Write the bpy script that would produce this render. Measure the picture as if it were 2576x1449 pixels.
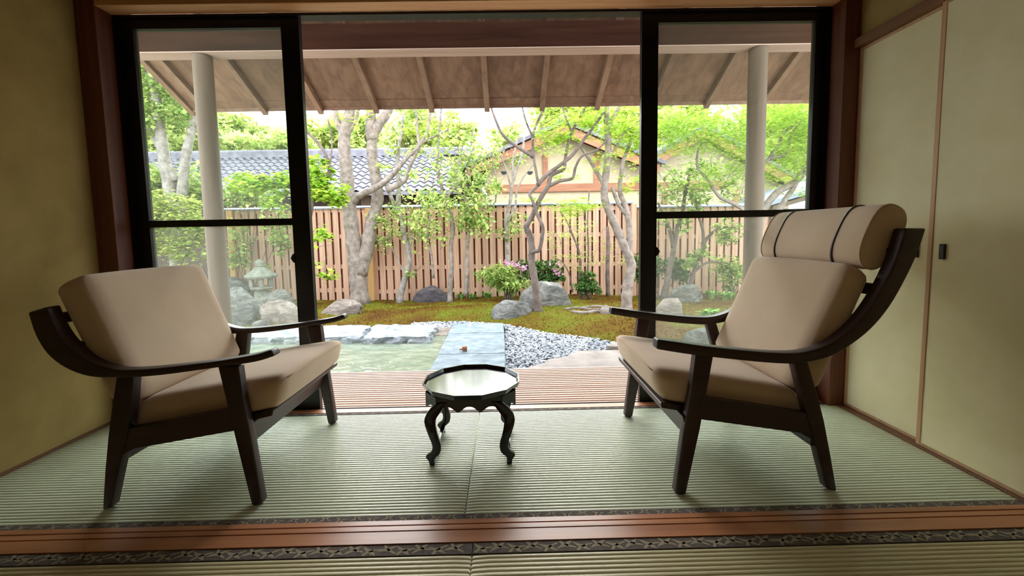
import bpy, bmesh, math, random
from mathutils import Vector, Matrix, noise
random.seed(7)
SC = bpy.context.scene
C = SC.collection
for _o in list(bpy.data.objects): bpy.data.objects.remove(_o)

# ------------------------------------------------------------------ camera (image frame 2576 x 1449)
IW, IH, FPX, CYO = 2576.0, 1449.0, 1093.6, -42.4
PITCH, YAW, ROLL, EYE = 0.0841, 0.0117, -0.0181, 0.93
_cp, _sp, _cy, _sy = math.cos(PITCH), math.sin(PITCH), math.cos(YAW), math.sin(YAW)
FW = Vector((_sy*_cp, _cy*_cp, -_sp)); R0 = Vector((_cy, -_sy, 0)); U0 = R0.cross(FW)
RT = R0*math.cos(ROLL) + U0*math.sin(ROLL); UP = U0*math.cos(ROLL) - R0*math.sin(ROLL)
cam = bpy.data.cameras.new('camera'); camo = bpy.data.objects.new('camera', cam); C.objects.link(camo)
cam.sensor_fit = 'HORIZONTAL'; cam.sensor_width = 36.0; cam.lens = 36.0*FPX/IW
cam.shift_y = CYO/IW; cam.clip_start = 0.02; cam.clip_end = 200
m = Matrix.Identity(4)
for i in range(3): m[i][0] = RT[i]; m[i][1] = UP[i]; m[i][2] = -FW[i]
m.translation = (0, 0, EYE); camo.matrix_world = m
SC.camera = camo

# ------------------------------------------------------------------ world, lights, exposure
w = bpy.data.worlds.new('sky'); SC.world = w; w.use_nodes = True
nt = w.node_tree; nt.nodes.clear()
out = nt.nodes.new('ShaderNodeOutputWorld'); bg = nt.nodes.new('ShaderNodeBackground')
tc = nt.nodes.new('ShaderNodeTexCoord'); nz = nt.nodes.new('ShaderNodeTexNoise'); rp = nt.nodes.new('ShaderNodeValToRGB')
nz.inputs['Scale'].default_value = 3.0; nz.inputs['Detail'].default_value = 5
rp.color_ramp.elements[0].position = .36; rp.color_ramp.elements[0].color = (.50, .72, .93, 1)
rp.color_ramp.elements[1].position = .56; rp.color_ramp.elements[1].color = (.95, .98, 1.0, 1)
nt.links.new(tc.outputs['Generated'], nz.inputs['Vector']); nt.links.new(nz.outputs['Fac'], rp.inputs['Fac'])
nt.links.new(rp.outputs['Color'], bg.inputs['Color']); bg.inputs['Strength'].default_value = 4.6
nt.links.new(bg.outputs['Background'], out.inputs['Surface'])
def area(name, loc, rot, sx, sy, power, col):
    l = bpy.data.lights.new(name, 'AREA'); l.shape = 'RECTANGLE'; l.size = sx; l.size_y = sy; l.energy = power; l.color = col
    o = bpy.data.objects.new(name, l); o.location = loc; o.rotation_euler = rot; C.objects.link(o); return o
area('warm_fill_light', (0, -0.9, 2.36), (0, 0, 0), 1.2, 1.2, 3.2, (1.0, .76, .48))   # unseen warm fill light added behind the camera
sun = bpy.data.lights.new('hazy_sun', 'SUN'); sun.energy = 7.0; sun.angle = math.radians(55); sun.color = (1.0, .97, .93)
suno = bpy.data.objects.new('hazy_sun', sun); suno.rotation_euler = (math.radians(-59), 0, math.radians(4)); suno.location = (0, 8, 6); C.objects.link(suno)
SC.view_settings.view_transform = 'Standard'; SC.view_settings.look = 'None'; SC.view_settings.gamma = 1
SC.view_settings.use_curve_mapping = False; SC.view_settings.exposure = 0.5

# ------------------------------------------------------------------ helpers
def ray(x, y): return FW + RT*((x-IW/2)/FPX) - UP*((y-IH/2-CYO)/FPX)
def at(x, y, Y=None, z=None):
    d = ray(x, y); t = Y/d.y if Y is not None else (z-EYE)/d.z
    return Vector((0, 0, EYE)) + d*t
def pxs(Y): return FPX/Y          # pixels per metre at depth Y
def srgb(r, g, b):
    f = lambda c: (c/255/12.92) if c/255 <= .04045 else ((c/255+.055)/1.055)**2.4
    return (f(r), f(g), f(b), 1)
WL = {}
def wl(o):
    return WL.get(o.name, Vector((0, 0, 0))) if o else Vector((0, 0, 0))
def empty(name, loc, label=None, cat=None, group=None, kind=None):
    o = bpy.data.objects.new(name, None); C.objects.link(o); o.location = loc; o.empty_display_size = .1
    WL[o.name] = Vector(loc)
    return tag(o, label, cat, group, kind)
def tag(o, label=None, cat=None, group=None, kind=None):
    if label: o['label'] = label
    if cat: o['category'] = cat
    if group: o['group'] = group
    if kind: o['kind'] = kind
    return o
def dupe(o, parent, loc=None, rot=None):
    c = o.copy(); C.objects.link(c); c.parent = parent
    if loc is not None: c.location = Vector(loc) - wl(parent)
    if rot is not None: c.rotation_euler = rot
    WL[c.name] = c.location + wl(parent)
    return c
class MB:
    def __init__(s): s.v = []; s.f = []
    def box(s, x0, x1, y0, y1, z0, z1):
        b = len(s.v); s.v += [(x, y, z) for z in (z0, z1) for y in (y0, y1) for x in (x0, x1)]
        s.f += [tuple(b+i for i in q) for q in ((0,2,3,1),(4,5,7,6),(0,1,5,4),(2,6,7,3),(0,4,6,2),(1,3,7,5))]; return s
    def prism(s, poly, a, b_, axis='y'):   # poly in the two other axes
        n = len(poly); b = len(s.v)
        def mk(p, t): return (p[0], t, p[1]) if axis == 'y' else ((t, p[0], p[1]) if axis == 'x' else (p[0], p[1], t))
        s.v += [mk(p, a) for p in poly] + [mk(p, b_) for p in poly]
        s.f += [tuple(range(b, b+n)), tuple(range(b+2*n-1, b+n-1, -1))]
        s.f += [(b+i, b+n+i, b+n+(i+1) % n, b+(i+1) % n) for i in range(n)]; return s
    def tube(s, pts, rad, n=8, cap=True):
        pts = [Vector(p) for p in pts]; b = len(s.v); k = len(pts); ref = None
        for i, p in enumerate(pts):
            t = (pts[min(i+1, k-1)] - pts[max(i-1, 0)])
            t = t.normalized() if t.length > 1e-9 else Vector((0, 0, 1))
            if ref is None: ref = t.orthogonal().normalized()
            ref = (ref - t*ref.dot(t)); ref = ref.normalized() if ref.length > 1e-6 else t.orthogonal().normalized()
            bn = t.cross(ref); r = rad[i] if hasattr(rad, '__len__') else rad
            for j in range(n):
                a = 2*math.pi*j/n; s.v.append(tuple(p + ref*(r*math.cos(a)) + bn*(r*math.sin(a))))
        for i in range(k-1):
            for j in range(n):
                s.f.append((b+i*n+j, b+i*n+(j+1) % n, b+(i+1)*n+(j+1) % n, b+(i+1)*n+j))
        if cap: s.f += [tuple(b+n-1-j for j in range(n)), tuple(b+(k-1)*n+j for j in range(n))]
        return s
    def lathe(s, prof, cx, cy, n=24, sides=None, ph=0.0):
        n = sides or n; b = len(s.v)
        for r, z in prof:
            for j in range(n):
                a = 2*math.pi*j/n + ph; s.v.append((cx+r*math.cos(a), cy+r*math.sin(a), z))
        for i in range(len(prof)-1):
            for j in range(n):
                s.f.append((b+i*n+j, b+i*n+(j+1) % n, b+(i+1)*n+(j+1) % n, b+(i+1)*n+j))
        s.f += [tuple(b+n-1-j for j in range(n)), tuple(b+(len(prof)-1)*n+j for j in range(n))]
        return s
    def build(s, name, mat, parent=None, bevel=0, smooth=False, seg=2, base=None):
        if parent is not None: off = wl(parent)
        elif base is not None: off = Vector(base)
        else:
            xs, ys, zs = zip(*s.v); off = Vector(((min(xs)+max(xs))/2, (min(ys)+max(ys))/2, min(zs)))
        me = bpy.data.meshes.new(name)
        me.from_pydata([(v[0]-off.x, v[1]-off.y, v[2]-off.z) for v in s.v], [], s.f)
        bm = bmesh.new(); bm.from_mesh(me)
        bmesh.ops.recalc_face_normals(bm, faces=bm.faces)
        if bevel:
            ed = [e for e in bm.edges if len(e.link_faces) == 2 and e.calc_face_angle(0) > .5]
            bmesh.ops.bevel(bm, geom=ed, offset=bevel, segments=seg, affect='EDGES', profile=.5, clamp_overlap=True)
        bm.to_mesh(me); bm.free()
        if smooth:
            for p in me.polygons: p.use_smooth = True
            if smooth == 'auto':
                try: me.set_sharp_from_angle(angle=.7)
                except Exception: pass
        me.materials.append(mat)
        o = bpy.data.objects.new(name, me); C.objects.link(o)
        if parent is not None: o.parent = parent; o.location = (0, 0, 0); WL[o.name] = off.copy()
        else: o.location = off; WL[o.name] = off.copy()
        return o
def spline(pts, n=6):
    P = [Vector(p) for p in pts]; P = [P[0]*2-P[1]] + P + [P[-1]*2-P[-2]]; o = []
    for i in range(1, len(P)-2):
        a, b, c, d = P[i-1:i+3]
        for k in range(n):
            t = k/n; o.append(.5*((2*b) + (c-a)*t + (2*a-5*b+4*c-d)*t*t + (3*b-a-3*c+d)*t**3))
    return o + [P[-2]]
def lerp(a, b, t): return a + (b-a)*t
def sst(a, b, x):
    t = max(0, min(1, (x-a)/(b-a))); return t*t*(3-2*t)

# ------------------------------------------------------------------ materials
def new_mat(name):
    mt = bpy.data.materials.new(name); mt.use_nodes = True; t = mt.node_tree
    return mt, t, t.nodes['Principled BSDF'], t.nodes['Material Output']
def tex(t, kind, scale, vec=None, **kw):
    n = t.nodes.new(kind); n.inputs['Scale'].default_value = scale
    for k, v in kw.items(): n.inputs[k].default_value = v
    if vec is not None: t.links.new(vec, n.inputs['Vector'])
    return n
def coords(t, scale=(1, 1, 1), rnd=True, space='Object'):
    c = t.nodes.new('ShaderNodeTexCoord'); mp = t.nodes.new('ShaderNodeMapping'); mp.inputs['Scale'].default_value = scale
    t.links.new(c.outputs[space], mp.inputs['Vector'])
    if rnd:
        oi = t.nodes.new('ShaderNodeObjectInfo'); ml = t.nodes.new('ShaderNodeMath'); ml.operation = 'MULTIPLY'; ml.inputs[1].default_value = 37
        t.links.new(oi.outputs['Random'], ml.inputs[0]); t.links.new(ml.outputs[0], mp.inputs['Location'])
    return mp.outputs['Vector']
def ramp(t, fac, stops):
    r = t.nodes.new('ShaderNodeValToRGB'); els = r.color_ramp.elements
    while len(els) < len(stops): els.new(.5)
    for e, (p, c) in zip(els, stops): e.position = p; e.color = c
    t.links.new(fac, r.inputs['Fac']); return r.outputs['Color']
def bump(t, bs, h, strength, dist=.01):
    b = t.nodes.new('ShaderNodeBump'); b.inputs['Strength'].default_value = strength; b.inputs['Distance'].default_value = dist
    t.links.new(h, b.inputs['Height']); t.links.new(b.outputs['Normal'], bs.inputs['Normal'])
def hsv_rand(t, col, src, dv=.3, dh=0, ds=0):
    h = t.nodes.new('ShaderNodeHueSaturation'); t.links.new(col, h.inputs['Color'])
    def mr(a, b, inp, seed):
        m1 = t.nodes.new('ShaderNodeMath'); m1.operation = 'MULTIPLY'; m1.inputs[1].default_value = seed
        m2 = t.nodes.new('ShaderNodeMath'); m2.operation = 'FRACT'
        r = t.nodes.new('ShaderNodeMapRange'); r.inputs['To Min'].default_value = a; r.inputs['To Max'].default_value = b
        t.links.new(src, m1.inputs[0]); t.links.new(m1.outputs[0], m2.inputs[0]); t.links.new(m2.outputs[0], r.inputs['Value']); t.links.new(r.outputs[0], h.inputs[inp])
    mr(1-dv, 1+dv, 'Value', 1.0)
    if dh: mr(.5-dh, .5+dh, 'Hue', 7.31)
    if ds: mr(1-ds, 1+ds, 'Saturation', 3.77)
    return h.outputs['Color']
def wood(name, c1, c2, axis='x', rough=.5, fine=30, bs=.15, dv=.12, spec=.5):
    mt, t, b, o = new_mat(name)
    sc = {'x': (1.2, fine, fine), 'y': (fine, 1.2, fine), 'z': (fine, fine, 1.2)}[axis]
    v = coords(t, sc); n = tex(t, 'ShaderNodeTexNoise', 1.0, v, Detail=6, Distortion=.6)
    col = ramp(t, n.outputs['Fac'], [(.3, c1), (.7, c2)])
    oi = t.nodes.new('ShaderNodeObjectInfo'); col = hsv_rand(t, col, oi.outputs['Random'], dv)
    t.links.new(col, b.inputs['Base Color']); b.inputs['Roughness'].default_value = rough; b.inputs['Specular IOR Level'].default_value = spec
    bump(t, b, n.outputs['Fac'], bs, .002); return mt
def mottled(name, c1, c2, scale=3, rough=.9, bscale=120, bs=.2, dist=.004, mid=None, rnd=True, dv=0, spec=.5):
    mt, t, b, o = new_mat(name); v = coords(t, (1, 1, 1), rnd)
    n = tex(t, 'ShaderNodeTexNoise', scale, v, Detail=8, Roughness=.6)
    st = [(.32, c1), (.68, c2)] if mid is None else [(.3, c1), (.5, mid), (.7, c2)]
    col = ramp(t, n.outputs['Fac'], st)
    if dv:
        oi = t.nodes.new('ShaderNodeObjectInfo'); col = hsv_rand(t, col, oi.outputs['Random'], dv)
    n2 = tex(t, 'ShaderNodeTexNoise', bscale, v, Detail=4)
    t.links.new(col, b.inputs['Base Color']); b.inputs['Roughness'].default_value = rough; b.inputs['Specular IOR Level'].default_value = spec
    bump(t, b, n2.outputs['Fac'], bs, dist); return mt
def plain(name, c, rough=.5, metal=0, spec=.5):
    mt, t, b, o = new_mat(name); v = coords(t); n = tex(t, 'ShaderNodeTexNoise', 40, v, Detail=3)
    c2 = tuple(x*.82 for x in c[:3]) + (1,)
    t.links.new(ramp(t, n.outputs['Fac'], [(.3, c2), (.7, c)]), b.inputs['Base Color'])
    b.inputs['Roughness'].default_value = rough; b.inputs['Metallic'].default_value = metal; b.inputs['Specular IOR Level'].default_value = spec
    return mt
def leafmat(name, c1, c2, trans=.45, dv=.35, dh=.03):
    mt, t, b, o = new_mat(name); t.nodes.remove(b)
    g = t.nodes.new('ShaderNodeNewGeometry'); col = ramp(t, g.outputs['Random Per Island'], [(0, c1), (1, c2)])
    col = hsv_rand(t, col, g.outputs['Random Per Island'], dv, dh)
    d = t.nodes.new('ShaderNodeBsdfDiffuse'); tr = t.nodes.new('ShaderNodeBsdfTranslucent'); mx = t.nodes.new('ShaderNodeMixShader')
    t.links.new(col, d.inputs['Color']); t.links.new(col, tr.inputs['Color']); mx.inputs[0].default_value = trans
    t.links.new(d.outputs[0], mx.inputs[1]); t.links.new(tr.outputs[0], mx.inputs[2]); t.links.new(mx.outputs[0], o.inputs['Surface'])
    return mt
def rockmat(name, c1, c2, mid):
    mt, t, b, o = new_mat(name); v = coords(t, (1, 1, 2.2)); n = tex(t, 'ShaderNodeTexNoise', 7, v, Detail=10, Roughness=.7, Distortion=.8)
    n2 = tex(t, 'ShaderNodeTexNoise', 22, v, Detail=8, Roughness=.75); n3 = tex(t, 'ShaderNodeTexVoronoi', 6, v); n3.feature = 'DISTANCE_TO_EDGE'
    col = ramp(t, n.outputs['Fac'], [(.34, c1), (.5, mid), (.66, c2)])
    oi = t.nodes.new('ShaderNodeObjectInfo'); col = hsv_rand(t, col, oi.outputs['Random'], .12)
    t.links.new(col, b.inputs['Base Color']); b.inputs['Roughness'].default_value = .9
    m1 = t.nodes.new('ShaderNodeMath'); m1.operation = 'MULTIPLY_ADD'; m1.inputs[1].default_value = .5
    t.links.new(n2.outputs['Fac'], m1.inputs[0]); t.links.new(n.outputs['Fac'], m1.inputs[2]); bump(t, b, m1.outputs[0], 1.0, .07); return mt
def fresnel(t, ior):      # the same reflectance on both faces of a thin pane
    fr = t.nodes.new('ShaderNodeFresnel'); g = t.nodes.new('ShaderNodeNewGeometry'); mm = t.nodes.new('ShaderNodeMath'); mm.operation = 'MULTIPLY_ADD'
    mm.inputs[1].default_value = 1/ior-ior; mm.inputs[2].default_value = ior
    t.links.new(g.outputs['Backfacing'], mm.inputs[0]); t.links.new(mm.outputs[0], fr.inputs['IOR']); return fr
M = {}
def mk_tatami(name, ca, cb):
    mt, t, b, o = new_mat(name)
    v = coords(t, (1.5, 1.5, 1.5)); n = tex(t, 'ShaderNodeTexNoise', 2.0, v, Detail=6)
    v2 = coords(t, (240, 900, 240)); n2 = tex(t, 'ShaderNodeTexNoise', 1.0, v2, Detail=2)
    mxr = t.nodes.new('ShaderNodeMath'); mxr.operation = 'MULTIPLY_ADD'; mxr.inputs[1].default_value = .5
    t.links.new(n2.outputs['Fac'], mxr.inputs[0])
    m3 = t.nodes.new('ShaderNodeMath'); m3.operation = 'MULTIPLY'; m3.inputs[1].default_value = .5
    t.links.new(n.outputs['Fac'], m3.inputs[0]); t.links.new(m3.outputs[0], mxr.inputs[2])
    col = ramp(t, mxr.outputs[0], [(.3, ca), (.7, cb)])
    t.links.new(col, b.inputs['Base Color']); b.inputs['Roughness'].default_value = .38; b.inputs['Specular IOR Level'].default_value = .6
    bump(t, b, n2.outputs['Fac'], .25, .001); return mt
M['tatami'] = mk_tatami('tatami_rush', srgb(192, 202, 176), srgb(214, 222, 196))
M['tatami_warm'] = mk_tatami('warm_lit_tatami_rush', srgb(188, 180, 140), srgb(206, 200, 160))  # yellower copy of the rush, warm light on the front mats put into its colour
M['border'] = mottled('border_cloth', srgb(70, 62, 58), srgb(96, 86, 80), 60, .9, 600, .3, .001)
M['crane'] = mottled('crane_print', srgb(132, 122, 100), srgb(152, 142, 116), 60, .9, 600, .3, .001)
M['shikii'] = wood('threshold_cedar', srgb(150, 96, 64), srgb(184, 126, 88), 'x', .35, 26, .12)
M['jamb'] = wood('jamb_cedar', srgb(92, 46, 28), srgb(122, 66, 40), 'z', .5, 26, .12)
M['lintel'] = wood('lintel_cedar', srgb(204, 144, 98), srgb(230, 178, 130), 'x', .5, 22, .12)
M['railwood'] = wood('rail_cedar', srgb(100, 62, 34), srgb(126, 82, 48), 'y', .5, 26, .12)
M['stile'] = wood('door_edge_wood', srgb(170, 128, 92), srgb(196, 152, 114), 'z', .5, 30, .1)
M['plaster'] = mottled('earth_plaster', srgb(150, 124, 70), srgb(168, 140, 84), 5, .95, 500, .5, .002)
M['fusuma'] = mottled('door_paper', srgb(222, 206, 162), srgb(230, 216, 176), 6, .85, 300, .2, .001)
M['ceil'] = wood('ceiling_boards', srgb(96, 66, 42), srgb(120, 86, 56), 'y', .6, 20, .1)
M['black'] = plain('black_anodised', srgb(16, 15, 15), .35, 0, .4)
M['walnut'] = wood('dark_stained_wood', srgb(34, 19, 15), srgb(56, 32, 25), 'x', .42, 24, .12, .05)
M['leather'] = plain('brown_leather', srgb(52, 30, 22), .5)
M['lacquer'] = plain('black_lacquer', srgb(24, 14, 14), .12, 0, .36)
M['deck'] = wood('deck_cypress', srgb(172, 138, 118), srgb(200, 168, 150), 'x', .65, 40, .2)
M['roofwood'] = wood('roof_boards', srgb(112, 80, 58), srgb(142, 106, 80), 'y', .75, 16, .2)
M['rafter'] = wood('rafter_wood', srgb(122, 90, 68), srgb(150, 116, 90), 'y', .7, 20, .2)
M['beam'] = wood('beam_wood', srgb(46, 26, 18), srgb(66, 40, 28), 'x', .9, 20, .2, .05, .05)  # darkened to hold the shade on the beam's house side
M['post'] = wood('post_wood', srgb(94, 74, 56), srgb(114, 92, 70), 'z', .7, 20, .2)
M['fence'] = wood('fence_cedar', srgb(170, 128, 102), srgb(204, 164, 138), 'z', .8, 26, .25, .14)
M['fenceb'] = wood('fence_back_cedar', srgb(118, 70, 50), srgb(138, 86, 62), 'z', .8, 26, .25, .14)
M['fencerail'] = wood('fence_rail_cedar', srgb(186, 142, 116), srgb(216, 176, 150), 'x', .8, 26, .25, .1)
M['fencepost'] = wood('fence_post_cypress', srgb(186, 140, 82), srgb(206, 162, 102), 'z', .8, 20, .2)
M['cap'] = plain('fence_cap_metal', srgb(120, 130, 140), .35, .7)
M['slate'] = mottled('blue_slate', srgb(88, 98, 104), srgb(132, 142, 148), 9, .8, 60, .6, .01, srgb(112, 122, 128))
M['palestone'] = mottled('pale_stone', srgb(100, 104, 108), srgb(172, 174, 176), 9, .8, 40, .9, .014)
M['rock'] = rockmat('garden_rock', srgb(78, 76, 70), srgb(168, 162, 152), srgb(124, 120, 112))
M['rockdark'] = rockmat('dark_rock', srgb(76, 68, 70), srgb(136, 124, 128), srgb(106, 96, 100))
M['rockpink'] = rockmat('warm_rock', srgb(116, 98, 88), srgb(188, 172, 160), srgb(158, 140, 126))
M['white'] = plain('pale_strip', srgb(196, 204, 208), .7)  # for the three pale strips on the end slab
M['granite'] = mottled('lantern_granite', srgb(96, 100, 88), srgb(146, 146, 132), 14, .9, 90, .6, .006)
M['flat'] = mottled('stepping_stone', srgb(128, 116, 108), srgb(164, 150, 140), 5, .85, 40, .6, .01)
M['soil'] = mottled('soil', srgb(70, 62, 48), srgb(96, 86, 66), 4, 1, 40, .5, .02)
M['poolbed'] = mottled('pool_bed', srgb(120, 132, 104), srgb(214, 208, 176), 4, .9, 20, .6, .02, srgb(172, 172, 140))
M['moss'] = mottled('moss', srgb(86, 54, 24), srgb(104, 110, 32), 1.6, 1, 90, 1.0, .03, srgb(104, 82, 26), False, 0, .1)
M['bark'] = mottled('grey_bark', srgb(102, 90, 80), srgb(156, 140, 128), 12, .95, 60, .7, .01)
M['barkdark'] = mottled('brown_bark', srgb(76, 64, 56), srgb(118, 102, 92), 9, .95, 60, .7, .01)
M['barkpale'] = mottled('pale_bark', srgb(116, 106, 96), srgb(164, 154, 144), 12, .95, 60, .6, .01)
M['leafb'] = leafmat('maple_leaf', srgb(136, 172, 44), srgb(196, 218, 96), .5)
M['leafm'] = leafmat('mid_leaf', srgb(124, 150, 70), srgb(190, 204, 124), .52)
M['leafd'] = leafmat('dark_leaf', srgb(56, 88, 42), srgb(104, 134, 70), .3)
M['leafy'] = leafmat('yellow_leaf', srgb(150, 166, 70), srgb(200, 206, 120), .5)
M['leaff'] = leafmat('far_leaf', srgb(168, 188, 100), srgb(216, 224, 150), .55, .2)
M['pink'] = leafmat('pink_petal', srgb(206, 130, 176), srgb(226, 176, 200), .3, .15, .01)
M['grass'] = leafmat('grass_blade', srgb(104, 146, 62), srgb(160, 190, 104), .3)
M['cream'] = mottled('cream_plaster', srgb(184, 166, 134), srgb(196, 178, 148), 3, .95, 200, .2, .003)
M['redwood'] = wood('house_timber', srgb(140, 92, 66), srgb(166, 116, 86), 'x', .8, 16, .1)
M['darkwall'] = wood('dark_boards', srgb(64, 48, 40), srgb(88, 68, 58), 'z', .8, 10, .2)
M['tile'] = mottled('roof_tile', srgb(98, 94, 100), srgb(130, 126, 132), 6, .7, 30, .2, .004, dv=.08, spec=.25)
M['sash'] = M['black']
def mk_glass():
    mt, t, b, o = new_mat('window_glass'); t.nodes.remove(b)
    tr = t.nodes.new('ShaderNodeBsdfTransparent'); tr.inputs['Color'].default_value = (.90, .93, .91, 1)
    gl = t.nodes.new('ShaderNodeBsdfGlossy'); gl.inputs['Roughness'].default_value = .02
    hz = t.nodes.new('ShaderNodeBsdfTranslucent'); hz.inputs['Color'].default_value = (.85, .9, .8, 1)
    v = coords(t); n = tex(t, 'ShaderNodeTexNoise', 2, v, Detail=2)
    mr = t.nodes.new('ShaderNodeMapRange'); mr.inputs['To Min'].default_value = .03; mr.inputs['To Max'].default_value = .055
    t.links.new(n.outputs['Fac'], mr.inputs['Value'])
    m1 = t.nodes.new('ShaderNodeMixShader'); t.links.new(mr.outputs[0], m1.inputs[0])
    t.links.new(tr.outputs[0], m1.inputs[1]); t.links.new(hz.outputs[0], m1.inputs[2])
    fr = fresnel(t, 1.5)
    m2 = t.nodes.new('ShaderNodeMixShader'); t.links.new(fr.outputs[0], m2.inputs[0])
    t.links.new(m1.outputs[0], m2.inputs[1]); t.links.new(gl.outputs[0], m2.inputs[2]); t.links.new(m2.outputs[0], o.inputs['Surface'])
    return mt
M['glass'] = mk_glass()
def mk_water():
    mt, t, b, o = new_mat('pool_water'); t.nodes.remove(b)
    tr = t.nodes.new('ShaderNodeBsdfTransparent'); tr.inputs['Color'].default_value = (.80, .86, .74, 1)
    gl = t.nodes.new('ShaderNodeBsdfGlossy'); gl.inputs['Roughness'].default_value = .03
    df = t.nodes.new('ShaderNodeBsdfDiffuse'); vn = coords(t, (1, 2.2, 1), False); nn_ = tex(t, 'ShaderNodeTexNoise', 5, vn, Detail=8, Roughness=.7, Distortion=1.2); t.links.new(ramp(t, nn_.outputs['Fac'], [(.35, srgb(136, 148, 132)), (.5, srgb(168, 174, 154)), (.68, srgb(214, 212, 192))]), df.inputs['Color'])
    v = coords(t, (1, 1.6, 1), False); n = tex(t, 'ShaderNodeTexNoise', 7, v, Detail=3)
    bp = t.nodes.new('ShaderNodeBump'); bp.inputs['Strength'].default_value = .25; bp.inputs['Distance'].default_value = .02; t.links.new(n.outputs['Fac'], bp.inputs['Height'])
    fr = fresnel(t, 1.33)
    t.links.new(bp.outputs[0], gl.inputs['Normal']); t.links.new(bp.outputs[0], fr.inputs['Normal'])
    m1 = t.nodes.new('ShaderNodeMixShader'); m1.inputs[0].default_value = .42; t.links.new(tr.outputs[0], m1.inputs[1]); t.links.new(df.outputs[0], m1.inputs[2])
    m2 = t.nodes.new('ShaderNodeMixShader'); t.links.new(fr.outputs[0], m2.inputs[0]); t.links.new(m1.outputs[0], m2.inputs[1]); t.links.new(gl.outputs[0], m2.inputs[2])
    t.links.new(m2.outputs[0], o.inputs['Surface']); return mt
M['water'] = mk_water()
def mk_fabric():
    mt, t, b, o = new_mat('beige_upholstery')
    v = coords(t, (1, 1, 1)); n = tex(t, 'ShaderNodeTexNoise', 500, v, Detail=2); n1 = tex(t, 'ShaderNodeTexNoise', 4, v, Detail=4)
    col = ramp(t, n1.outputs['Fac'], [(.3, srgb(198, 170, 142)), (.7, srgb(210, 184, 156))])
    t.links.new(col, b.inputs['Base Color']); b.inputs['Roughness'].default_value = .9; b.inputs['Specular IOR Level'].default_value = .2
    b.inputs['Sheen Weight'].default_value = .25
    bump(t, b, n.outputs['Fac'], .25, .001); return mt
M['fabric'] = mk_fabric()
def mk_pebble():
    mt, t, b, o = new_mat('grey_pebble'); g = t.nodes.new('ShaderNodeNewGeometry')
    col = ramp(t, g.outputs['Random Per Island'], [(0, srgb(96, 98, 104)), (.5, srgb(150, 152, 158)), (1, srgb(206, 206, 206))])
    t.links.new(col, b.inputs['Base Color']); b.inputs['Roughness'].default_value = .7; return mt
M['pebble'] = mk_pebble()

# ------------------------------------------------------------------ room constants
XL, XR, XSEAM = -2.049, 1.729, -0.157
YM0, YM1 = 1.355, 2.25            # chair-side mats
YB = -2.6                         # back of the room
YJ = 2.205                        # front of jambs
ZC = 2.42
def struct(o): return tag(o, kind='structure')

# ---- floor with mats
floor = empty('floor', (0, 0, 0), kind='structure')
MB().box(XL-.1, 1.80, YB, 2.34, -.12, -.045).build('subfloor', M['soil'], floor)
def crane_strip(mb, x0, x1, y0, y1, z, pitch):
    n = int((x1-x0)/pitch); hh = (y1-y0)
    for i in range(n):
        cx = x0+(i+.5)*pitch; cy_ = (y0+y1)/2 + (.06 if i % 2 else -.06)*hh; fl = 1 if i % 2 else -1; s = hh*.5; a = random.uniform(-.25, .25)
        for poly in ([(-1.3, -.75), (-.2, -.35), (.1, .15), (-.55, .05)], [(-.1, .1), (.3, -.3), (1.1, .9), (.3, .55)], [(-.2, -.35), (.3, -.3), (1.3, -.62), (1.35, -.42), (.2, .15), (0, .15)], [(-.35, .05), (.15, .1), (-.45, .95), (-.75, .7)]):
            b = len(mb.v)
            for px_, py_ in poly:
                X, Yy = px_*s, py_*s*fl; mb.v.append((cx+X*math.cos(a)-Yy*math.sin(a), max(y0+.0005, min(y1-.0005, cy_+X*math.sin(a)+Yy*math.cos(a))), z))
            mb.f.append(tuple(range(b, b+len(poly))))
def tatami(x0, x1, y0, y1, bn, bf, rush='tatami'):
    mat_ = empty('tatami_mat', ((x0+x1)/2, (y0+y1)/2, -.045)); mat_.parent = floor
    x0 += .0012; x1 -= .0012
    mb = MB(); ya, yb = y0+bn, y1-bf; n = int(round((yb-ya)/.0168)); K = 8; cols = [x0, x0+.004, x0+.05, x1-.05, x1-.004, x1]
    prof = []
    for i in range(n*K+1):
        t = i/K; yy = lerp(ya, yb, t/n); prof.append((yy, .0036*(abs(math.sin(math.pi*t))**.55) - .0036))
    nc = len(cols)
    for j, (yy, z) in enumerate(prof):
        for k, x in enumerate(cols):
            e = 0 if 1 < k < nc-2 else (-.003 if k in (1, nc-2) else -.006)
            mb.v.append((x, yy + e*.9, z + (0 if 0 < k < nc-1 else -.003)))
    for j in range(len(prof)-1):
        for k in range(nc-1): mb.f.append((j*nc+k, j*nc+k+1, (j+1)*nc+k+1, (j+1)*nc+k))
    mb.box(x0, x1, y0+.001, y1-.001, -.044, -.0048)
    mb.build('rush_cover', M[rush], mat_, smooth=True)
    for (a, b, pt) in ((y0, ya, .052), (yb, y1, .05)):
        if b-a < .004: continue
        s = MB().box(x0, x1, a, b, -.0034, .0012).build('edge_border', M['border'], mat_, bevel=.0008, seg=1)
        cm = MB(); crane_strip(cm, x0, x1, a, b, .0016, pt); cm.build('crane_print', M['crane'], s)
    return mat_
tatami(XL, XSEAM, YM0, YM1, .030, .022)
tatami(XSEAM, XR, YM0, YM1, .030, .022)
tatami(XL, -.118, YB+.2, 1.247, .03, .047, 'tatami_warm')
tatami(-.118, XR, YB+.2, 1.247, .03, .047, 'tatami_warm')
# threshold between the two rows, grooved
sh = MB(); zt = .004
prof = [(1.2475, -.045), (1.3545, -.045), (1.3545, zt), (1.333, zt), (1.333, zt-.006), (1.327, zt-.006), (1.327, zt), (1.306, zt), (1.306, zt-.006), (1.300, zt-.006), (1.300, zt), (1.2475, zt)]
sh.prism(prof, XL, XR+.06, 'x'); struct(sh.build('trim_1', M['shikii']))
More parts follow.
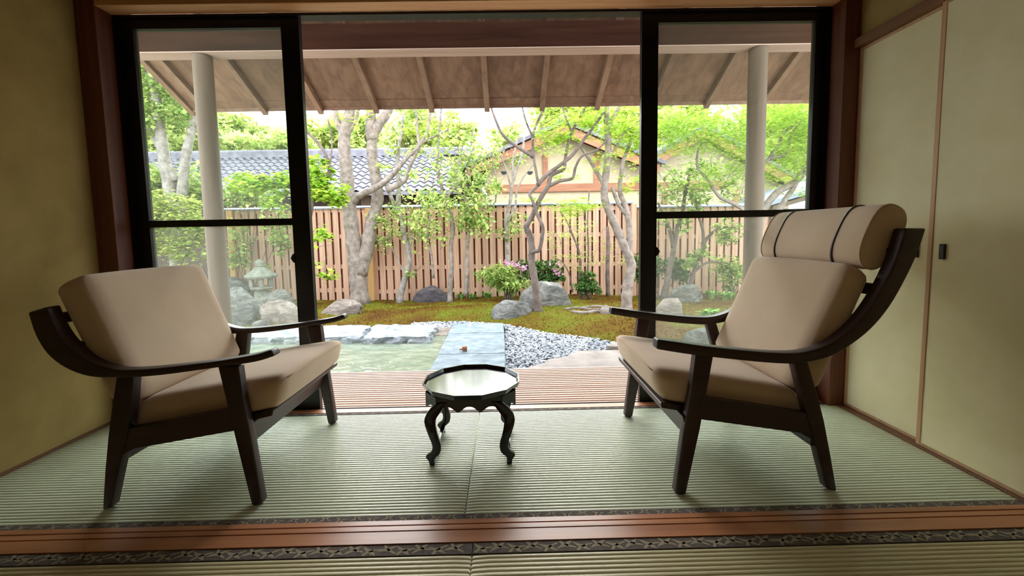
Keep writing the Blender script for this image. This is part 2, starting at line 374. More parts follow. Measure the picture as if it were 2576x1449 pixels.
# sill of the garden opening with sash tracks
sl = MB()
prof = [(2.251, -.06), (2.36, -.06), (2.36, -.032), (2.301, -.032), (2.301, .003), (2.251, .003)]
sl.prism(prof, XL-.05, XR+.06, 'x'); struct(sl.build('trim_2', M['shikii']))
tr = MB()
for a, b in ((2.302, 2.307), (2.352, 2.357)): tr.box(XL+.099, XR-.046, a, b, -.0235, -.012)
tr.box(XL+.099, XR-.046, 2.302, 2.357, -.0315, -.0235)
struct(tr.build('trim_3', M['black']))
# walls
wlf = MB().box(XL-.12, XL, YB, YJ, -.1, ZC); struct(wlf.build('wall_left', M['plaster']))
struct(MB().box(XL-.004, XL+.006, 1.36, YJ-.001, .0, .012).build('baseboard_left', M['railwood']))
struct(MB().box(XL-.12, 1.95, YB-.12, YB, -.1, ZC).build('wall_back', M['plaster']))
struct(MB().box(XL-.12, 1.95, YB-.12, 2.42, ZC, ZC+.1).build('ceiling', M['ceil']))
ZK = 1.813
rw = MB().box(1.762, 1.88, YB, YJ, ZK+.045, ZC).box(1.80, 1.88, YB, YJ, -.1, ZK+.045)
struct(rw.build('wall_right', M['plaster']))
struct(MB().box(1.729, 1.80, YB, YJ-.001, ZK, ZK+.042).build('trim_4', M['railwood'], bevel=.002))
struct(MB().box(1.729, 1.80, YB, YJ-.001, -.045, .006).build('trim_5', M['railwood'], bevel=.0015))
# jambs and lintel
struct(MB().box(XL-.1, XL+.098, YJ, 2.42, -.06, ZC).build('trim_6', M['jamb'], bevel=.004))
struct(MB().box(XR-.045, 1.95, YJ, 2.42, -.06, ZC).build('trim_7', M['jamb'], bevel=.004))
struct(MB().box(XL+.098, XR-.045, YJ+.0, 2.295, 2.058, 2.20).build('trim_8', M['lintel'], bevel=.003))
struct(MB().box(XL+.098, XR-.045, 2.25, 2.42, 2.20, ZC).build('wall_front', M['plaster']))

# sliding paper doors on the right
def paper_door(name, y0, y1, x, handle_y, label):
    d = empty(name, (x, (y0+y1)/2, .006), kind='structure'); d['label'] = label
    MB().box(x+.003, x+.017, y0+.02, y1-.02, .02, ZK-.015).build('paper_panel', M['fusuma'], d)
    for a, b in ((y0, y0+.02), (y1-.02, y1)): MB().box(x, x+.02, a, b, .007, ZK-.001).build('stile', M['stile'], d, bevel=.002)
    for a, b in ((.007, .02), (ZK-.015, ZK-.001)): MB().box(x+.001, x+.019, y0+.02, y1-.02, a, b).build('rail', M['stile'], d)
    h = MB().box(x-.003, x+.004, handle_y-.012, handle_y+.012, .800, .862).build('finger_pull', M['black'], d, bevel=.002)
    MB().box(x-.0036, x-.002, handle_y-.007, handle_y+.007, .807, .855).build('pull_recess', M['leather'], h)
paper_door('door_3', 1.752, 2.66-.455, 1.762, 1.850, 'cream paper sliding door next to the dark wooden jamb')
paper_door('door_4', .85, 1.775, 1.738, 1.712, 'cream paper sliding door in front of its neighbour, with dark finger pull')
paper_door('door_5', -.06, .85, 1.762, .76, 'cream paper sliding door further into the room')
# black outer frame of the glazed opening
fr = empty('window_1', (-.15, 2.34, .0), kind='structure'); fr['label'] = 'black metal outer frame of the garden opening'
ZH = 2.0575
MB().box(XL+.0985, XL+.122, 2.296, 2.356, -.011, ZH+.0).build('frame_side', M['black'], fr)
MB().box(XR-.069, XR-.0455, 2.296, 2.356, -.011, ZH+.0).build('frame_side', M['black'], fr)
MB().box(XL+.122, XR-.069, 2.296, 2.356, 2.045, ZH+.0).build('frame_head', M['black'], fr)
# sashes
def sash(name, x0, x1, lw, rw_, y, label, catch_right):
    s = empty(name, ((x0+x1)/2, y, .008), kind='structure'); s['label'] = label; y0, y1 = y-.017, y+.017
    ztop = 2.050; zr0, zr1 = 1.000, 1.036
    MB().box(x0, x0+lw, y0, y1, -.022, ztop).build('stile', M['black'], s, bevel=.002)
    MB().box(x1-rw_, x1, y0, y1, -.022, ztop).build('stile', M['black'], s, bevel=.002)
    MB().box(x0+lw, x1-rw_, y0, y1, ztop-.053, ztop).build('top_rail', M['black'], s)
    MB().box(x0+lw, x1-rw_, y0+.002, y1-.002, zr0, zr1).build('middle_rail', M['black'], s, bevel=.0015)
    MB().box(x0+lw, x1-rw_, y0, y1, -.022, .09).build('bottom_rail', M['black'], s)
    MB().box(x0+lw, x1-rw_, y-.003, y+.003, zr1, ztop-.053).build('pane', M['glass'], s)
    MB().box(x0+lw, x1-rw_, y-.003, y+.003, .09, zr0).build('pane', M['glass'], s)
    cx = (x1-rw_) if catch_right else (x0+lw); sg = -1 if catch_right else 1
    c = MB().prism([(cx-sg*.004, .80), (cx+sg*.006, .806), (cx+sg*.017, .826), (cx+sg*.006, .846), (cx-sg*.004, .852)], y0-.006, y1-.008)
    c.build('catch', M['black'], s, bevel=.001)
sash('door_1', -1.952, -1.032, .085, .092, 2.330, 'left black sliding glass door with a single middle rail', True)
sash('door_2', .715, 1.680, .086, .066, 2.330, 'right black sliding glass door with a single middle rail', False)

# ------------------------------------------------------------------ lounge chairs
def cushion(name, quad, y0, y1, r, mat, parent, puff=.012, n=14, piping=None):
    """rounded cushion; quad = (front_top, front_bottom, back_bottom, back_top) in x,z; width y0..y1"""
    FT, FB, BB, BT = [Vector((p[0], 0, p[1])) for p in quad]
    L = ((FT-BT).length + (FB-BB).length)/2; T = ((FT-FB).length + (BT-BB).length)/2; Wd = y1-y0
    a, b, c = L/2, Wd/2, T/2; r = min(r, c*.95)
    bm = bmesh.new(); bmesh.ops.create_cube(bm, size=2)
    bmesh.ops.subdivide_edges(bm, edges=bm.edges[:], cuts=n, use_grid_fill=True)
    def warp(u):   # denser samples near the rounded edges
        return math.copysign(abs(u)**.75, u)
    for v in bm.verts:
        p = Vector((warp(v.co.x)*a, warp(v.co.y)*b, warp(v.co.z)*c))
        q = Vector((max(-a+r, min(a-r, p.x)), max(-b+r, min(b-r, p.y)), max(-c+r, min(c-r, p.z))))
        d = p-q
        if d.length > 1e-9: p = q + d.normalized()*min(r, max(abs(d.x), abs(d.y), abs(d.z)))
        fx, fy = max(0, 1-(p.x/a)**2), max(0, 1-(p.y/b)**2)
        p.z += math.copysign(puff*math.sqrt(fx*fy), p.z) if abs(p.z) > c*.5 else 0
        s_, t_ = (p.x/a+1)/2, (p.z/c+1)/2           # s: back->front, t: bottom->top
        bot = BB.lerp(FB, s_); top = BT.lerp(FT, s_); P = bot.lerp(top, t_)
        v.co = Vector((P.x, (y0+y1)/2 + p.y, P.z)) - wl(parent)
    me = bpy.data.meshes.new(name); bmesh.ops.recalc_face_normals(bm, faces=bm.faces); bm.to_mesh(me); bm.free()
    for p in me.polygons: p.use_smooth = True
    me.materials.append(mat); o = bpy.data.objects.new(name, me); C.objects.link(o); o.parent = parent; WL[o.name] = wl(parent).copy()
    return o
def pl2(near, far): return pl(near, 1.455) + pl(far, 1.472)
def pl(pts, Y): return [(at(a, b, Y=Y).x, at(a, b, Y=Y).z) for a, b in pts]
def leg(parent, pts, Y, th, mat=None):
    MB().prism(pts, Y-th/2, Y+th/2).build('leg', mat or M['walnut'], parent, bevel=.007, seg=3, smooth='auto')
def smooth_outline(pts, n=4):
    P = [Vector((p[0], 0, p[1])) for p in pts]; return [(v.x, v.z) for v in spline(P, n)]
def arm_piece(parent, top, bot, ya, yb):
    t = smooth_outline(top); b = smooth_outline(bot); MB().prism(t + b[::-1], ya, yb).build('arm', M['walnut'], parent, bevel=.007, seg=3, smooth='auto')

YN, YF = 1.475, 2.13
# high-back chair
ch = empty('lounge_chair', (.83, 1.80, 0), 'high-backed dark wood lounge chair with beige cushions and strapped headrest roll', 'chair')
top = pl([(1650, 851), (1700, 858), (1760, 867), (1870, 879), (1950, 885), (2010, 884), (2060, 871), (2100, 850), (2150, 805), (2200, 735), (2240, 655), (2266, 574)], 1.470)
bot = pl([(1652, 879), (1720, 890), (1800, 900), (1930, 913), (2010, 915), (2080, 901), (2130, 876), (2190, 830), (2240, 770), (2280, 700), (2310, 636), (2331, 574)], 1.452)
def tipround(t, b): return [((t[0][0]+b[0][0])/2 - (t[2][0]-t[0][0])*.02, (t[0][1]+b[0][1])/2)]
for Y in (YN, YF): arm_piece(ch, top, bot, Y-.024, Y+.026)
fl = pl2([(1797, 890), (1780, 985), (1762, 1080), (1727, 1236), (1722, 1241)], [(1697, 1232), (1695, 1226), (1715, 1085), (1734, 980), (1746, 885)])
bl = pl2([(2034, 912), (2056, 985), (2075, 1060), (2092, 1150), (2106, 1231), (2104, 1236)], [(2072, 1222), (2056, 1160), (2040, 1095), (2018, 1020), (1990, 908)])
def ground(pts):
    zm = min(p[1] for p in pts); return [(x, z-zm if z-zm < .06 else z-zm*(1-min(1, (z-zm)/.3))) for x, z in pts]
fl, bl = ground(fl), ground(bl)
for Y in (YN, YF): leg(ch, fl, Y, .036); leg(ch, bl, Y, .036)
rail = [(.665, .358), (1.06, .285), (1.085, .20), (1.06, .193), (1.02, .215), (.655, .275)]
for Y in (YN, YF): MB().prism(rail, Y-.013, Y+.013).build('side_rail', M['walnut'], ch, bevel=.004)
MB().prism([(.605, .285), (.628, .287), (.648, .205), (.625, .200)], YN-.01, YF+.01).build('front_rail', M['walnut'], ch, bevel=.004)
MB().prism([(1.058, .262), (1.080, .258), (1.085, .165), (1.062, .165)], YN-.01, YF+.01).build('rear_rail', M['walnut'], ch, bevel=.004)
MB().prism([(.542, .318), (.560, .322), (.640, .300), (.640, .282), (.545, .300)], YN+.03, YF-.03).build('seat_board', M['walnut'], ch, bevel=.003)
for i in range(5):
    xx = lerp(.66, 1.05, i/4); zz = lerp(.300, .236, i/4)
    MB().box(xx-.02, xx+.02, YN+.01, YF-.01, zz-.012, zz).build('seat_slat', M['walnut'], ch, bevel=.003)
for t in (.36, .60, .86):
    xx = lerp(1.175, 1.365, t); zz = lerp(.43, .905, t)
    MB().box(xx-.012, xx+.012, YN+.02, YF-.02, zz-.02, zz+.02).build('back_slat', M['walnut'], ch, bevel=.004)
for xs, zs in ((1.262, .705), (1.285, .745)):
    pass
st = cushion('seat_cushion', ((.512, .442), (.546, .315), (1.095, .243), (1.045, .355)), YN+.032, YF-.032, .045, M['fabric'], ch, .012)
bk = cushion('back_cushion', ((1.198, .812), (1.002, .362), (1.120, .345), (1.293, .762)), YN+.030, YF-.022, .036, M['fabric'], ch, .010)
# seam piping along the front of the seat cushion
def seam(parent, pts, r=.0022): MB().tube(spline(pts, 5), r, 6).build('piping', M['fabric'], parent, smooth=True)
seam(st, [(.5215, YN+.07, .428), (.517, (YN+YF)/2, .432), (.5215, YF-.07, .428)])
# headrest roll: rounded oval section along the chair's width
def headrest(parent, cx, cz, la, lb, tilt, y0, y1):
    ns, nr = 36, 14; mb = MB(); ct, s_ = math.cos(tilt), math.sin(tilt)
    ys = [y0 + (y1-y0)*(.5-.5*math.cos(math.pi*i/nr)) for i in range(nr+1)]
    for i, yy in enumerate(ys):
        e = min(yy-y0, y1-yy); k = 1 - .05*max(0, 1-e/.03)**2
        for j in range(ns):
            a = 2*math.pi*j/ns; ca, sa = math.cos(a), math.sin(a)
            u_ = la*k*math.copysign(abs(ca)**.72, ca); v_ = lb*k*math.copysign(abs(sa)**.85, sa)*(1+.10*ca)
            mb.v.append((cx + u_*s_ + v_*ct, yy, cz + u_*ct - v_*s_))
    for i in range(nr):
        for j in range(ns): mb.f.append((i*ns+j, i*ns+(j+1) % ns, (i+1)*ns+(j+1) % ns, (i+1)*ns+j))
    mb.f += [tuple(range(ns-1, -1, -1)), tuple(nr*ns+j for j in range(ns))]
    o = mb.build('headrest', M['fabric'], parent, bevel=.004, seg=1, smooth='auto')
    for yy in (y0+.006, y1-.006):
        rg = []
        for j in range(ns+1):
            a = 2*math.pi*j/ns; ca, sa = math.cos(a), math.sin(a)
            u_ = la*.985*math.copysign(abs(ca)**.72, ca); v_ = lb*.985*math.copysign(abs(sa)**.85, sa)*(1+.10*ca)
            rg.append((cx + u_*s_ + v_*ct, yy, cz + u_*ct - v_*s_))
        MB().tube(rg, .0026, 6, False).build('piping', M['fabric'], o, smooth=True)
    for yy in (y0+.135, y1-.115):
        sm = MB()
        pts = []
        for j in range(ns+1):
            a = 2*math.pi*j/ns; ca, sa = math.cos(a), math.sin(a)
            u_ = (la+.001)*math.copysign(abs(ca)**.72, ca); v_ = (lb+.001)*math.copysign(abs(sa)**.85, sa)*(1+.10*ca)
            pts.append((cx + u_*s_ + v_*ct, yy, cz + u_*ct - v_*s_))
        for k, dy in enumerate((-.004, .004)):
            for q in pts: sm.v.append((q[0], q[1]+dy, q[2]))
        cxz = (cx, cz)
        for k, dy in enumerate((-.004, .004)):
            for q in pts: sm.v.append((q[0]+(q[0]-cx)*.04, q[1]+dy, q[2]+(q[2]-cz)*.035))
        n_ = ns+1
        for j in range(ns):
            sm.f += [(2*n_+j, 2*n_+j+1, 3*n_+j+1, 3*n_+j), (j, j+1, 2*n_+j+1, 2*n_+j), (n_+j, n_+j+1, 3*n_+j+1, 3*n_+j)]
        sm.build('strap', M['leather'], o, smooth=True)
    return o
headrest(ch, 1.314, .897, .120, .062, .42, YN+.028, YF-.025)
for yy in (YN+.163, YF-.14):
    MB().prism([(1.29, .80), (1.297, .802), (1.352, .70), (1.346, .697)], yy-.012, yy+.012).build('strap_tail', M['leather'], ch)

# low-back chair
cl = empty('lounge_chair', (-1.15, 1.80, 0), 'low-backed dark wood lounge chair with beige seat and back cushions, no headrest', 'chair')
top = pl([(693, 874), (655, 886), (600, 896), (540, 905), (420, 919), (350, 924), (305, 922), (248, 904), (203, 869), (174, 835), (151, 793), (141, 768)], 1.484)
bot = pl([(690, 896), (640, 911), (540, 926), (400, 945), (300, 951), (225, 948), (165, 927), (118, 891), (87, 841), (69, 786)], 1.452)
for Y in (YN, YF): arm_piece(cl, top, bot, Y-.024, Y+.026)
fl = ground(pl2([(636, 1272), (631, 1267), (604, 1160), (576, 1045), (546, 922)], [(606, 918), (618, 1000), (631, 1065), (651, 1175), (665, 1256), (661, 1262)]))
bl = ground(pl2([(258, 1276), (256, 1272), (262, 1180), (270, 1100), (280, 1020), (292, 945)], [(345, 943), (341, 1010), (330, 1080), (306, 1180), (288, 1262)]))
for Y in (YN, YF): leg(cl, fl, Y, .036); leg(cl, bl, Y, .036)
rail = [(-.955, .352), (-1.345, .285), (-1.365, .20), (-1.34, .193), (-1.30, .215), (-.945, .272)]
for Y in (YN, YF): MB().prism(rail, Y-.013, Y+.013).build('side_rail', M['walnut'], cl, bevel=.004)
MB().prism([(-.905, .285), (-.928, .287), (-.948, .205), (-.925, .200)], YN-.01, YF+.01).build('front_rail', M['walnut'], cl, bevel=.004)
MB().prism([(-1.345, .262), (-1.367, .258), (-1.372, .165), (-1.349, .165)], YN-.01, YF+.01).build('rear_rail', M['walnut'], cl, bevel=.004)
MB().prism([(-.838, .322), (-.856, .326), (-.94, .300), (-.94, .282), (-.842, .304)], YN+.03, YF-.03).build('seat_board', M['walnut'], cl, bevel=.003)
for i in range(5):
    xx = lerp(-.95, -1.34, i/4); zz = lerp(.300, .236, i/4)
    MB().box(xx-.02, xx+.02, YN+.01, YF-.01, zz-.012, zz).build('seat_slat', M['walnut'], cl, bevel=.003)
for t in (.45, .88):
    xx = lerp(-1.43, -1.555, t); zz = lerp(.46, .70, t)
    MB().box(xx-.014, xx+.014, YN+.02, YF-.02, zz-.018, zz+.018).build('back_slat', M['walnut'], cl, bevel=.004)
stl = cushion('seat_cushion', ((-.792, .445), (-.826, .318), (-1.375, .250), (-1.325, .368)), YN+.032, YF-.032, .045, M['fabric'], cl, .012)
cushion('back_cushion', ((-1.460, .822), (-1.292, .372), (-1.408, .352), (-1.575, .775)), YN+.030, YF-.020, .034, M['fabric'], cl, .010)

seam(stl, [(-.8005, YN+.07, .430), (-.7965, (YN+YF)/2, .434), (-.8005, YF-.07, .430)])
# ------------------------------------------------------------------ tray table
tb = empty('tray_table', (-.16, 1.85, 0), 'small black lacquer table with twelve-sided tray top and curved legs', 'table')
TX, TY, TZ, TR = -.162, 1.855, .308, .214
PH = math.pi/12
tray = MB().lathe([(TR-.035, TZ-.030), (TR-.008, TZ-.022), (TR, TZ-.001), (TR-.001, TZ), (TR-.007, TZ), (TR-.013, TZ-.014), (.001, TZ-.0145)], TX, TY, sides=12, ph=PH)
tray.build('tray_top', M['lacquer'], tb)
def apron():
    oc = [(-.135, -.155), (.135, -.155), (.188, -.085), (.188, .085), (.135, .155), (-.135, .155), (-.188, .085), (-.188, -.085)]
    arcs = [3, 1, 2, 1, 3, 1, 2, 1]
    for k in range(8):
        a = Vector((TX+oc[k][0], TY+oc[k][1], 0)); b = Vector((TX+oc[(k+1) % 8][0], TY+oc[(k+1) % 8][1], 0)); d = b-a; L = d.length; d.normalize(); nrm = Vector((-d.y, d.x, 0))
        N = 12*arcs[k]; zt = TZ-.026; poly = [(0, zt)]
        for i in range(N+1):
            t = i/N; poly.append((t, zt - .040 - .022*abs(math.cos(math.pi*t*arcs[k]))**3))
        poly.append((1, zt)); mb = MB()
        for off in (0, .010):
            for t, z in poly:
                q = a + d*(L*t) + nrm*off; mb.v.append((q.x, q.y, z))
        n = len(poly); mb.f.append(tuple(range(n))); mb.f.append(tuple(range(2*n-1, n-1, -1)))
        for i in range(n): mb.f.append((i, n+i, n+(i+1) % n, (i+1) % n))
        mb.build('apron', M['lacquer'], tb)
apron()
MB().lathe([(.172, TZ-.036), (.172, TZ-.029)], TX, TY, 12, ph=math.pi/12).build('under_frame', M['lacquer'], tb)
for sx in (-1, 1):
    for sy in (-1, 1):
        # cabriole leg bowing outwards in x, drawn as an outline and cut from a board
        ctr = [(.108, TZ-.045, .020), (.140, .225, .026), (.160, .185, .022), (.150, .130, .018), (.136, .085, .0165), (.140, .052, .017), (.158, .032, .015), (.160, .018, .012), (.156, 0, .0105)]
        inner = [(x-wd, z) for x, z, wd in ctr]
        outer = [(.130, TZ-.045), (.167, .225), (.183, .185), (.169, .130), (.154, .085), (.159, .058), (.178, .043), (.181, .034), (.171, .020), (.167, 0)]
        pts = smooth_outline(inner, 3) + smooth_outline(outer, 3)[::-1]
        mb = MB(); yc = TY + sy*.148
        mb.prism([(TX + sx*x, z) for x, z in pts], yc-.011, yc+.011)
        mb.build('leg', M['lacquer'], tb, bevel=.004, smooth='auto')
    x = TX + sx*.156
    MB().prism([(x-.009, .010), (x+.009, .010), (x+.009, .026), (x-.009, .026)], TY-.150, TY+.150).build('floor_runner', M['lacquer'], tb, bevel=.003)

# ------------------------------------------------------------------ veranda: deck, posts, roof
dk = empty('veranda_deck', (-.1, 2.72, -.12), 'veranda deck of narrow pale cypress slats outside the opening', 'deck')
ND = 19; d0, d1 = 2.366, 3.035; pit = (d1-d0)/ND
s0 = MB().box(-3.9, 4.2, d0, d0+pit-.0125, -.052, -.02).build('slat', M['deck'], dk, bevel=.002, seg=1)
for i in range(1, ND):
    c = dupe(s0, dk); c.location = (0, i*pit, 0)
for x in (-3.6, -2.4, -1.2, 0.0, 1.2, 2.4, 3.6):
    MB().box(x-.03, x+.03, d0, d1-.02, -.125, -.0525).build('joist', M['deck'], dk)
MB().box(-3.9, 4.2, d1-.03, d1-.012, -.20, -.0525).build('fascia', M['deck'], dk)
for x in (-3.4, -1.3, 2.6): MB().box(x-.04, x+.04, 2.6, 2.68, -.76, -.126).build('support_post', M['deck'], dk)

def rpost(x, label):
    y = 3.268; z1 = 2.243
    mb = MB().tube([(x, y, -.40), (x, y, 1.0), (x, y, z1)], .064, 28)
    o = mb.build('veranda_post', M['post'], smooth='auto'); tag(o, label, 'post', 'round veranda posts')
rpost(-2.158, 'round wooden veranda post beside the stone lantern and pool rocks')
rpost(1.862, 'round wooden veranda post behind the high-backed chair')
vr = empty('veranda_roof', (0, 3.27, 2.245), 'overhanging veranda roof with dark beam, exposed rafters and boards', 'roof')
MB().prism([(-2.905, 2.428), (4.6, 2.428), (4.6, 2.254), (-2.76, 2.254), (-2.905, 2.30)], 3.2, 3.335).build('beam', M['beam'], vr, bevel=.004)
MB().prism([(-2.755, 2.2535), (4.6, 2.2535), (4.6, 2.246), (-2.73, 2.246)], 3.2, 3.336).build('beam_lit_underside', M['deck'], vr, bevel=.002)  # pale strip added to stand for light on the beam's underside
SL = .495
def rz(y): return 2.462 - SL*(y-3.25)      # rafter underside
RX = at(1225, 275, Y=4.05).x; RP = .5025; ya, yb = 2.50, 4.085
for k in range(-5, 9):
    x = RX + k*RP
    if x < -2.75 or x > 4.5: continue
    mb = MB().prism([(ya, rz(ya)), (yb, rz(yb)), (yb+.012, rz(yb)+.05), (ya, rz(ya)+.052)], x-.023, x+.023, 'x')
    mb.build('rafter', M['rafter'], vr, bevel=.003)
for k in range(-6, 9):
    xa, xb = max(-2.80, RX+k*RP), min(4.6, RX+(k+1)*RP)
    if xb <= -2.80 or xa > 4.5 or xb-xa < .02: continue
    MB().prism([(ya, rz(ya)+.054), (4.06, rz(4.06)+.054), (4.06, rz(4.06)+.068), (ya, rz(ya)+.068)], xa+.001, xb-.001, 'x').build('roof_board', M['roofwood'], vr)
MB().prism([(4.062, rz(4.062)+.018), (4.10, rz(4.10)+.052), (4.10, rz(4.10)+.10), (4.062, rz(4.062)+.085)], -2.83, 4.6, 'x').build('eave_strip', M['rafter'], vr, bevel=.002)
MB().prism([(3.99, rz(3.99)+.046), (4.058, rz(4.058)+.046), (4.058, rz(4.058)+.053), (3.99, rz(3.99)+.053)], -2.80, 4.6, 'x').build('eave_batten', M['roofwood'], vr)
MB().prism([(ya, rz(ya)+.02), (4.11, rz(4.11)+.02), (4.11, rz(4.11)+.12), (ya, rz(ya)+.12)], -2.85, -2.803, 'x').build('verge_board', M['rafter'], vr, bevel=.003)
MB().prism([(ya-.3, rz(ya-.3)+.07), (4.13, rz(4.13)+.07), (4.13, rz(4.13)+.12), (ya-.3, rz(ya-.3)+.12)], -2.87, 4.6, 'x').build('roof_cover', M['tile'], vr)

# ------------------------------------------------------------------ terrain
EDGE = sorted([(at(a, b, z=-.2).x, at(a, b, z=-.2).y) for a, b in [(1040, 808), (1110, 806), (1180, 808), (1270, 815), (1345, 830), (1450, 845), (1545, 858), (1700, 873), (1850, 880)]])
def yedge(x):
    if x <= EDGE[0][0]: return 5.42
    for (a, b), (c, d) in zip(EDGE, EDGE[1:]):
        if a <= x <= c: return lerp(b, d, (x-a)/(c-a)) + .03*math.sin(x*9)
    return EDGE[-1][1]
def G(x, y):
    e = y - yedge(x)
    z = -.215 + .06*sst(0, .9, e) + .05*math.sin(x*1.3+.8)*sst(.2, 1.5, e)*.6 + .03*noise.noise((x*1.1, y*1.1, 3.1))*sst(0, .6, e)
    z -= .11*sst(6.3, 8.3, y)
    z += .012*noise.noise((x*4, y*4, .5))*sst(0, .3, e)
    return z - .10*sst(.02, -.10, e)
def onground(px, py):
    d = ray(px, py); t = 4.0/d.y
    for _ in range(4000):
        p = Vector((0, 0, EYE)) + d*t
        if p.z <= G(p.x, p.y) or p.y > 9: return p
        t += .004
    return p
mb = MB(); nx, ny = 300, 150; idx = {}
xs = [lerp(-9, 7, i/nx) for i in range(nx+1)]; ysr = [lerp(3.3, 9.2, j/ny) for j in range(ny+1)]
for j, y in enumerate(ysr):
    for i, x in enumerate(xs): 
        if y > yedge(x)-.16: idx[i, j] = len(mb.v); mb.v.append((x, y, G(x, y) + .007*noise.noise((x*22, y*22, 0))))
for j in range(ny):
    for i in range(nx):
        q = [(i, j), (i+1, j), (i+1, j+1), (i, j+1)]
        if all(k in idx for k in q): mb.f.append(tuple(idx[k] for k in q))
moss = mb.build('moss_ground', M['moss'], smooth=True); tag(moss, 'yellow-green mossy mound between the gravel and the fence', 'moss', kind='stuff')
# loose moss tufts
mb = MB()
for _ in range(60000):
    y = random.uniform(4.2, 8.3); x = random.uniform(-4, 5)
    if y < yedge(x)+.01: continue
    z = G(x, y); s = random.uniform(.006, .016); a = random.uniform(0, 6.28); b = len(mb.v)
    dx, dy = math.cos(a)*s*.7, math.sin(a)*s*.7
    mb.v += [(x-dx, y-dy, z-.002), (x+dx, y+dy, z-.002), (x+random.uniform(-1, 1)*s*.6, y+random.uniform(-1, 1)*s*.6, z+s)]; mb.f.append((b, b+1, b+2))
mf, t_, b_, o_ = new_mat('moss_tuft'); g_ = t_.nodes.new('ShaderNodeNewGeometry'); cc = coords(t_, (1, 1, 1), False); nn = tex(t_, 'ShaderNodeTexNoise', 1.6, cc, Detail=8)
ma = t_.nodes.new('ShaderNodeMath'); ma.operation = 'MULTIPLY_ADD'; ma.inputs[1].default_value = .25; t_.links.new(g_.outputs['Random Per Island'], ma.inputs[0]); t_.links.new(nn.outputs['Fac'], ma.inputs[2])
t_.links.new(ramp(t_, ma.outputs[0], [(.49, srgb(100, 58, 24)), (.62, srgb(118, 92, 28)), (.76, srgb(124, 136, 40))]), b_.inputs['Base Color']); b_.inputs['Roughness'].default_value = 1; b_.inputs['Specular IOR Level'].default_value = .1
tufts = mb.build('moss_tufts', mf, moss); tag(tufts, kind='stuff')
# soil underneath everything and the ground beyond the fence
soil = MB().box(-30, 30, 2.45, 60, -.95, -.78); tag(soil.build('garden_soil', M['soil']), kind='structure')
gb = MB().box(-30, 30, 8.6, 60, -.77, -.31); tag(gb.build('ground_beyond_fence', M['soil']), kind='structure')
MB().box(-30, XL-.12, 1.0, 2.44, -.95, -.3)
# gravel
gbase = MB(); tag(gbase.box(-.02, 3.4, 3.06, 6.2, -.77, -.245).box(-1.6, -.64, 5.15, 6.2, -.77, -.245).build('gravel_base', M['soil']), kind='structure')
mb = MB(); ico = bmesh.new(); bmesh.ops.create_icosphere(ico, subdivisions=1, radius=1); IV = [v.co.copy() for v in ico.verts]; IFc = [tuple(v.index for v in f.verts) for f in ico.faces]; ico.free()
ICO0 = bmesh.new(); bmesh.ops.create_icosphere(ICO0, subdivisions=1, radius=1); ICO0.free()
def pebble(mb, p, s):
    rot = Matrix.Rotation(random.uniform(0, 6.28), 3, 'Z') @ Matrix.Rotation(random.uniform(-.5, .5), 3, 'X')
    sc = Vector((s*random.uniform(.9, 1.5), s*random.uniform(.7, 1.0), s*random.uniform(.45, .7))); b = len(mb.v)
    for v in IV: q = rot @ Vector((v.x*sc.x, v.y*sc.y, v.z*sc.z)); mb.v.append((p[0]+q.x, p[1]+q.y, p[2]+q.z))
    mb.f.extend(tuple(b+i for i in f) for f in IFc)
cnt = 0
for _ in range(40000):
    x = random.uniform(-1.5, 2.6); y = random.uniform(3.1, 5.75)
    e = y - yedge(x)
    if e > .05: continue
    if -.66 < x < -.03 and y < 5.33: continue
    if x < -.03 and y < 5.24: continue
    if x > 1.9 and y > 4.0 and random.random() < .5: continue
    s = random.uniform(.010, .019)
    pebble(mb, (x, y, -.232 + random.uniform(0, .022)), s); cnt += 1
    if cnt > 12500: break
tag(mb.build('gravel', M['pebble']), 'loose grey pebbles spread beside the slate walkway', 'gravel', kind='stuff')

